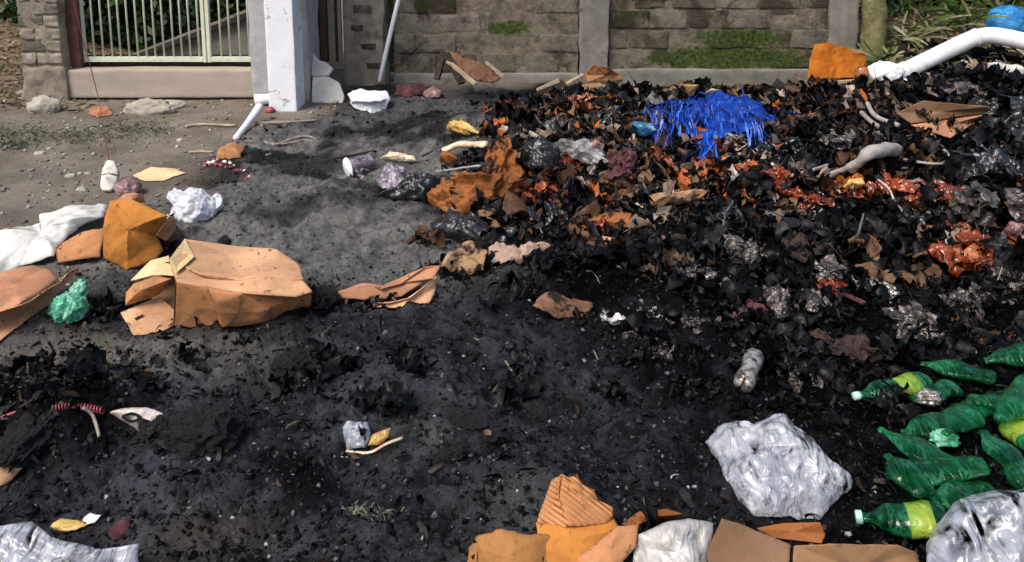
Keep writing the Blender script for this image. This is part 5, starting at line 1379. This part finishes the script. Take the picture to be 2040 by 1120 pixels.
single('ring', 'small brass coloured ring beside the green bottles', 'ring', tube([P(2018, 944, .07) + np.array([.014 * math.cos(a), .006 * math.sin(a), .014 * math.sin(a)]) for a in np.linspace(0, 5.6, 18)], .004, 6), M['yellow'])
single('cream_scrap', 'small cream foam scrap above the back green bottles', 'scrap', blob(P(1928, 708), (.028, .02, .02), .35, 3, 311, 3), M['cream'])

# charred bundles that stand out of the black heap
for i, (px, py, w, h, lab, m) in enumerate([
        (1610, 500, 130, 50, 'sooty brown cloth bundle in the middle of the black heap', 'dark_cloth'),
        (1480, 500, 120, 40, 'grey brown crumpled film at the left of the black heap', 'dark_film'),
        (1820, 640, 130, 60, 'sooty grey film bundle above the green bottles', 'dark_film'),
        (1680, 690, 110, 50, 'dark purplish cloth above the crushed silver can', 'dark_cloth'),
        (1120, 250, 110, 40, 'black and grey film bundle at the back of the heap', 'dark_film'),
        (1600, 250, 120, 40, 'black cloth bundle right of the blue tarpaulin', 'black_plastic'),
        (1690, 275, 130, 40, 'sooty film bundle left of the folded brown board', 'dark_film'),
        (1980, 330, 170, 110, 'big black burnt bag right of the folded brown board', 'black_plastic'),
        (2060, 250, 160, 120, 'black burnt bag at the right edge below the bank', 'black_plastic'),
        (1110, 440, 120, 60, 'black melted bundle right of the scorched carton', 'black_plastic'),
        (1440, 440, 110, 40, 'black melted bundle below the orange bags', 'black_plastic'),
        (1560, 300, 100, 40, 'black melted bundle right of the blue fringe', 'black_plastic'),
        (1210, 240, 120, 50, 'black melted bundle left of the blue tarpaulin', 'black_plastic'),
        (1830, 430, 110, 50, 'black melted bundle left of the sooty clear bag', 'black_plastic')]):
    c = P(px, py + h * .3); k = (c[1] * .988 + .24) / FOC
    single('burnt_bundle', lab, 'burnt bundle', bundle(c, (w * k * .6, h * k * .9, h * k * .65), 9, 330 + i, .35), M[m], 'burnt bundles in the heap')

# ================================================================== loose matter
rng = np.random.default_rng(2024)
def scatter(n, y0, y1, power=1.6, xw=.78):
    """positions over the ground, denser near the camera"""
    u = rng.random(n); q = 1 - power
    y = (y0 ** q + u * (y1 ** q - y0 ** q)) ** (1 / q)
    x = (rng.random(n) * 2 - 1) * (y * xw + .3)
    return x, y
def stuff(name, label, cat, V, F, mat, col, smooth=False):
    o = link(name, make_mesh(name, V, F, {'Col': col}, smooth), mat)
    tag(o, label, cat); o['kind'] = 'stuff'
    return o
def heapness(x, y):
    n1 = fbm2(x * 1.7, y * 1.7, 41, 5)
    e = -.05 + .35 * n1
    a = sstep(x, e - .35, e + .35) * sstep(y, 2.9, 3.4) * (1 - sstep(y, 5.9, 6.5))
    b = .75 * sstep(x, .3, .9) * (1 - sstep(y, 2.9, 3.4)) * sstep(y, 2.1, 2.7) + .3 * sstep(x, .5, 1.2) * (1 - sstep(y, 2.1, 2.7))
    c = .55 * np.exp(-((x + 1.6) / .5) ** 2 - ((y - 2.25) / .25) ** 2)
    return np.clip(a + b + c + .12 * ash_mask(x, y) * (y < 3.2), 0, 1)

# ash crumbs
x, y = scatter(52000, 1.45, 6.9, 1.7)
am = ash_mask(x, y)
keep = rng.random(len(x)) < am; x, y = x[keep], y[keep]
hp = heapness(x, y)
flat = np.exp(-((x + .85) / .75) ** 2 - ((y - 4.2) / 1.0) ** 2)
sz = (.0016 + .0085 * rng.random(len(x)) ** 5.0) * (.70 + .25 * y) * (1 - .45 * flat)
V, F = chunks(np.stack([x, y, H(x, y) + sz * .2], 1), sz, rng)
t = rng.random(len(x))
g = np.where(t < .62, .006, np.where(t < .90, .030, np.where(t < .985, .085, .30))) * (.6 + .8 * rng.random(len(x)))
g = np.where(rng.random(len(x)) < flat * 1.3, g * .6 + .055, g)
g = g * np.where(rng.random(len(x)) < hp, .35, 1)
cc = g[:, None] * (np.array([[.98, .98, 1.03]]) + rng.normal(size=(len(x), 3)) * .06)
stuff('ash_crumbs', 'loose grey and black ash crumbs over the burnt ground', 'ash', V, F, M['crumb'], np.repeat(np.clip(cc, .002, .8), 6, 0))
# lane grit
x, y = scatter(9000, 2.6, 7.2, 1.2)
keep = rng.random(len(x)) > ash_mask(x, y); x, y = x[keep], y[keep]
sz = (.003 + .012 * rng.random(len(x)) ** 3.5) * (.6 + .18 * y)
V, F = chunks(np.stack([x, y, H(x, y) + sz * .2], 1), sz, rng)
g = (.10 + .32 * rng.random(len(x)) ** 1.5)
stuff('lane_grit', 'small stones and grit scattered over the earth lane', 'grit', V, F, M['crumb'], np.repeat(g[:, None] * np.array([[1, .92, .8]]), 6, 0))
# charred flakes
def palette(n, x, y, gain):
    t = rng.random(n)
    # more pale shreds in the middle heap, blacker to the right and front
    br = np.exp(-((x - .55) / .75) ** 2 - ((y - 4.75) / .75) ** 2) * .9 + .5 * np.exp(-((x - 1.8) / 1.2) ** 2 - ((y - 4.6) / .9) ** 2)
    t = np.clip(1 - (1 - t) * (1 - .45 * np.clip(br, 0, 1)) - 0, 0, .9999)
    t = np.where(rng.random(n) < gain, t, t * .8)
    t = t * np.where(x > 1.3, .93, 1) * np.where(y < 3.7, .93, 1) * (1 - .3 * sstep(x, 2.1, 3.0)) * (1 - .25 * sstep(fbm2(x * 1.6, y * 1.6, 23, 2), .0, .35))
    pal = np.zeros((n, 3))
    for lo, hi, c in [(0, .54, (.003, .003, .0038)), (.54, .66, (.016, .016, .018)), (.66, .77, (.050, .030, .018)), (.77, .865, (.12, .088, .066)), (.865, .92, (.26, .20, .155)), (.92, .948, (.50, .46, .43)), (.948, .978, (.30, .085, .018)), (.978, .990, (.32, .17, .16)), (.990, 1.01, (.42, .26, .10))]:
        pal[(t >= lo) & (t < hi)] = c
    return pal * (.55 + .9 * rng.random((n, 1)))
x, y = scatter(60000, 1.5, 6.9, 1.15)
keep = rng.random(len(x)) < heapness(x, y); x, y = x[keep], y[keep]
n = len(x)
d = rng.normal(size=(n, 3)); d[:, 2] = np.abs(d[:, 2]) * .45
L = (.010 + .060 * rng.random(n) ** 2.6) * (.55 + .13 * y)
W = L * (.10 + .45 * rng.random(n) ** 1.6)
V, F = ribbons(np.stack([x, y, H(x, y) + .002 + .012 * rng.random(n)], 1), d, L, W, 1.5, rng, 4, .10)
V[:, 2] = np.maximum(V[:, 2], H(V[:, 0], V[:, 1]) + .001)
stuff('charred_flakes', 'curled charred flakes and slivers covering the black ash', 'burnt litter', V, F, M['litter'], np.repeat(palette(n, x, y, .55) * np.where(y < 3.1, .7, 1)[:, None], 10, 0))
# crumpled burnt litter
x, y = scatter(14000, 1.6, 6.8, .6)
hp = heapness(x, y) * (.12 + .88 * sstep(y, 3.1, 3.7)) * (.25 + .75 * sstep(fbm2(x * 3, y * 3, 61, 3), -.3, .3))
keep = rng.random(len(x)) < hp * (.35 + .65 * sstep(y, 2.9, 3.5)); x, y = x[keep], y[keep]
n = len(x)
sz = (.014 + .078 * rng.random(n) ** 1.7) * (.6 + .08 * y)
V, F = sheetlets(np.stack([x, y, H(x, y) + .004 + sz * .5 * rng.random(n)], 1), sz, rng, .9, .55)
hv = H(V[:, 0], V[:, 1]); V[:, 2] = np.maximum(V[:, 2], hv + .001)
stuff('burnt_litter', 'crumpled burnt plastic and paper litter jumbled over the heap', 'burnt litter', V, F, M['litter'], np.repeat(palette(n, x, y, .97), 25, 0), True)
# fused bunches: sheets of one kind crumpled together
x, y = scatter(3400, 2.3, 6.6, .7)
keep = rng.random(len(x)) < heapness(x, y) * (.55 + .45 * sstep(y, 3.0, 3.6)); x, y = x[keep], y[keep]
n = len(x); m = 11
R0 = rng.uniform(.03, .10, n) * np.where(y < 3.2, .7, 1)
ox, oy = rng.normal(size=(2, n, m)) * R0[:, None, None].transpose(2, 0, 1) * .55
X = (x[:, None] + ox).ravel(); Y = (y[:, None] + oy).ravel()
up = (rng.random((n, m)) * R0[:, None] * .55).ravel()
sz = (R0[:, None] * rng.uniform(.30, .95, (n, m))).ravel()
V, F = sheetlets(np.stack([X, Y, H(X, Y, False) + .004 + up], 1), sz, rng, .62, .40, 5, .18)
V[:, 2] = np.maximum(V[:, 2], np.repeat(H(X, Y, False), 25) - .01)
t = rng.random(n)
t = t * np.where(x > 1.3, .94, 1) * np.where(y < 3.4, np.where(x < .7, .5, .8), 1) * (1 - .35 * sstep(x, 2.1, 3.0)) * (1 - .3 * sstep(fbm2(x * 1.6, y * 1.6, 23, 2), .0, .35))
br = np.exp(-((x - .9) / 1.3) ** 2 - ((y - 4.6) / .95) ** 2)
t = np.clip(1 - (1 - t) * (1 - .42 * br), 0, .999)
kinds = [(0, .46, (.0028, .0028, .0034)), (.46, .57, (.012, .012, .014)), (.57, .69, (.060, .030, .016)), (.69, .79, (.12, .065, .036)), (.79, .85, (.22, .17, .14)), (.85, .93, (.26, .07, .016)), (.93, .965, (.38, .35, .33)), (.965, 1.01, (.20, .11, .10))]
pal = np.zeros((n, 3))
for lo, hi, c in kinds: pal[(t >= lo) & (t < hi)] = c
pal = np.repeat(pal, m, 0) * rng.uniform(.35, 1.5, (n * m, 1))
soot = rng.random(n * m) < .25
pal[soot] = (.004, .004, .005)
stuff('fused_litter', 'crumpled fused bunches of burnt packaging forming the heap', 'burnt litter', V, F, M['litter'], np.repeat(pal, 25, 0), True)
# black crust scraps on the nearer ash
x, y = scatter(3000, 1.5, 6.4, 1.5)
keep = rng.random(len(x)) < .8 * ash_mask(x, y) * sstep(fbm2(x * 2.3, y * 2.3, 19, 3), -.05, .35); x, y = x[keep], y[keep]
n = len(x)
sz = .004 + .014 * rng.random(n) ** 2.2
V, F = sheetlets(np.stack([x, y, H(x, y) + .002], 1), sz, rng, .4, .6)
V[:, 2] = np.maximum(V[:, 2], H(V[:, 0], V[:, 1]) + .0008)
stuff('char_crust', 'small black char crusts strewn over the grey ash', 'char', V, F, M['litter'], np.repeat((.003 + .03 * rng.random((n, 1)) ** 4) * np.ones((1, 3)), 25, 0))
# wires and long slivers
x, y = scatter(1500, 2.4, 6.3, .9)
keep = rng.random(len(x)) < heapness(x, y) * .6 * sstep(y, 2.7, 3.6); x, y = x[keep], y[keep]; n = len(x)
d = rng.normal(size=(n, 3)); d[:, 2] = np.abs(d[:, 2]) * .35
V, F = ribbons(np.stack([x, y, H(x, y) + .02], 1), d, rng.uniform(.08, .28, n), rng.uniform(.004, .012, n), 1.6, rng, 9, .05)
V[:, 2] = np.maximum(V[:, 2], H(V[:, 0], V[:, 1]) + .004)
g = np.where(rng.random(n) < .5, .02, np.where(rng.random(n) < .6, .12, .34)) * rng.uniform(.6, 1.3, n)
stuff('wire_slivers', 'thin curled wires and slivers in the black heap', 'burnt litter', V, F, M['litter'], np.repeat(g[:, None] * np.array([[1, .93, .88]]), 20, 0))
# ash and shreds that settled on top of the rubbish
bpy.context.view_layer.update()
dg = bpy.context.evaluated_depsgraph_get()
def settle(x, y):
    pts, ok = np.zeros((len(x), 3)), np.zeros(len(x), bool)
    for i in range(len(x)):
        hit, p, nn, _, ob, _ = scene.ray_cast(dg, Vector((x[i], y[i], 1.25)), Vector((0, 0, -1)))
        if hit and ob.name.split('.')[0] != 'ground' and p.z < .75 and nn.z > .25:
            pts[i] = p; ok[i] = True
    return pts[ok]
x, y = scatter(16000, 1.5, 6.4, 1.3)
am = ash_mask(x, y) > rng.random(len(x)) * .9
pt = settle(x[am], y[am]); n = len(pt)
sz = (.0015 + .006 * rng.random(n) ** 4) * (.7 + .25 * pt[:, 1])
V, F = chunks(pt + np.array([[0, 0, .001]]), sz, rng)
g = np.where(rng.random(n) < .75, .008, .05) * (.5 + rng.random(n))
stuff('settled_ash', 'ash specks lying on top of the cardboard and bags', 'ash', V, F, M['crumb'], np.repeat(g[:, None] * np.ones((1, 3)), 6, 0))
x, y = scatter(3600, 3.2, 6.5, .7)
am = heapness(x, y) > rng.random(len(x)) * 1.2
pt = settle(x[am], y[am])
pt = pt[rng.random(len(pt)) < .6]; n = len(pt)
sz = .014 + .040 * rng.random(n) ** 1.7
V, F = sheetlets(pt + np.array([[0, 0, .006]]), sz, rng, .5, .42)
stuff('settled_litter', 'burnt shreds lying over the larger rubbish of the heap', 'burnt litter', V, F, M['litter'], np.repeat(palette(n, pt[:, 0], pt[:, 1], .9), 25, 0))
# leaf litter on the banks
n = 5200
x = np.where(rng.random(n) < .4, -rng.uniform(3.4, 6.5, n), rng.uniform(2.6, 5.5, n)); y = rng.uniform(6.2, 9.5, n)
d = rng.normal(size=(n, 3)); d[:, 2] *= .3
V, F = ribbons(np.stack([x, y, H(x, y) + .01], 1), d, rng.uniform(.05, .13, n), rng.uniform(.02, .05, n), .8, rng, 3, .06)
V[:, 2] = np.maximum(V[:, 2], H(V[:, 0], V[:, 1]) + .004)
pal = np.array([(.22, .15, .09), (.32, .25, .16), (.12, .08, .05), (.40, .34, .26), (.10, .11, .04)])[rng.integers(0, 5, n)] * rng.uniform(.6, 1.3, (n, 1))
stuff('leaf_litter', 'dry brown leaf litter on the banks', 'leaves', V, F, M['leaf'], np.repeat(pal, 8, 0))
# weeds on the lane and pale grass tufts by the ash
def weed_strip(name, label, pts, n, L, cols):
    st = []
    for i in range(n):
        px, py, s = pts[rng.integers(0, len(pts))]
        st.append(P(px + rng.normal() * s, py + rng.normal() * s * .25))
    st = np.array(st)
    a = rng.random(n) * 6.283
    d = np.stack([np.cos(a), np.sin(a), .3 + rng.random(n)], 1)
    V, F = ribbons(st, d, L * rng.uniform(.4, 1.2, n), np.full(n, L * .16), .6, rng, 3, .15)
    V[:, 2] = np.maximum(V[:, 2], H(V[:, 0], V[:, 1]) + .002)
    c = np.array(cols)[rng.integers(0, len(cols), n)] * rng.uniform(.6, 1.3, (n, 1))
    stuff(name, label, 'weeds', V, F, M['leaf'], np.repeat(c, 8, 0))
weed_strip('lane_weeds', 'low green weeds growing along the lane before the gate', [(30, 268, 35), (80, 275, 40), (150, 272, 30), (240, 258, 30), (300, 262, 40), (20, 290, 20)], 1100, .05, [(.07, .10, .045), (.12, .14, .08), (.05, .06, .035), (.16, .15, .11)])
weed_strip('ash_weeds', 'pale scorched weeds growing out of the ash near the lower edge', [(710, 1018, 18), (770, 1030, 24), (730, 1030, 26), (20, 740, 25), (40, 755, 25)], 170, .020, [(.16, .19, .10), (.22, .22, .14), (.10, .13, .07)])
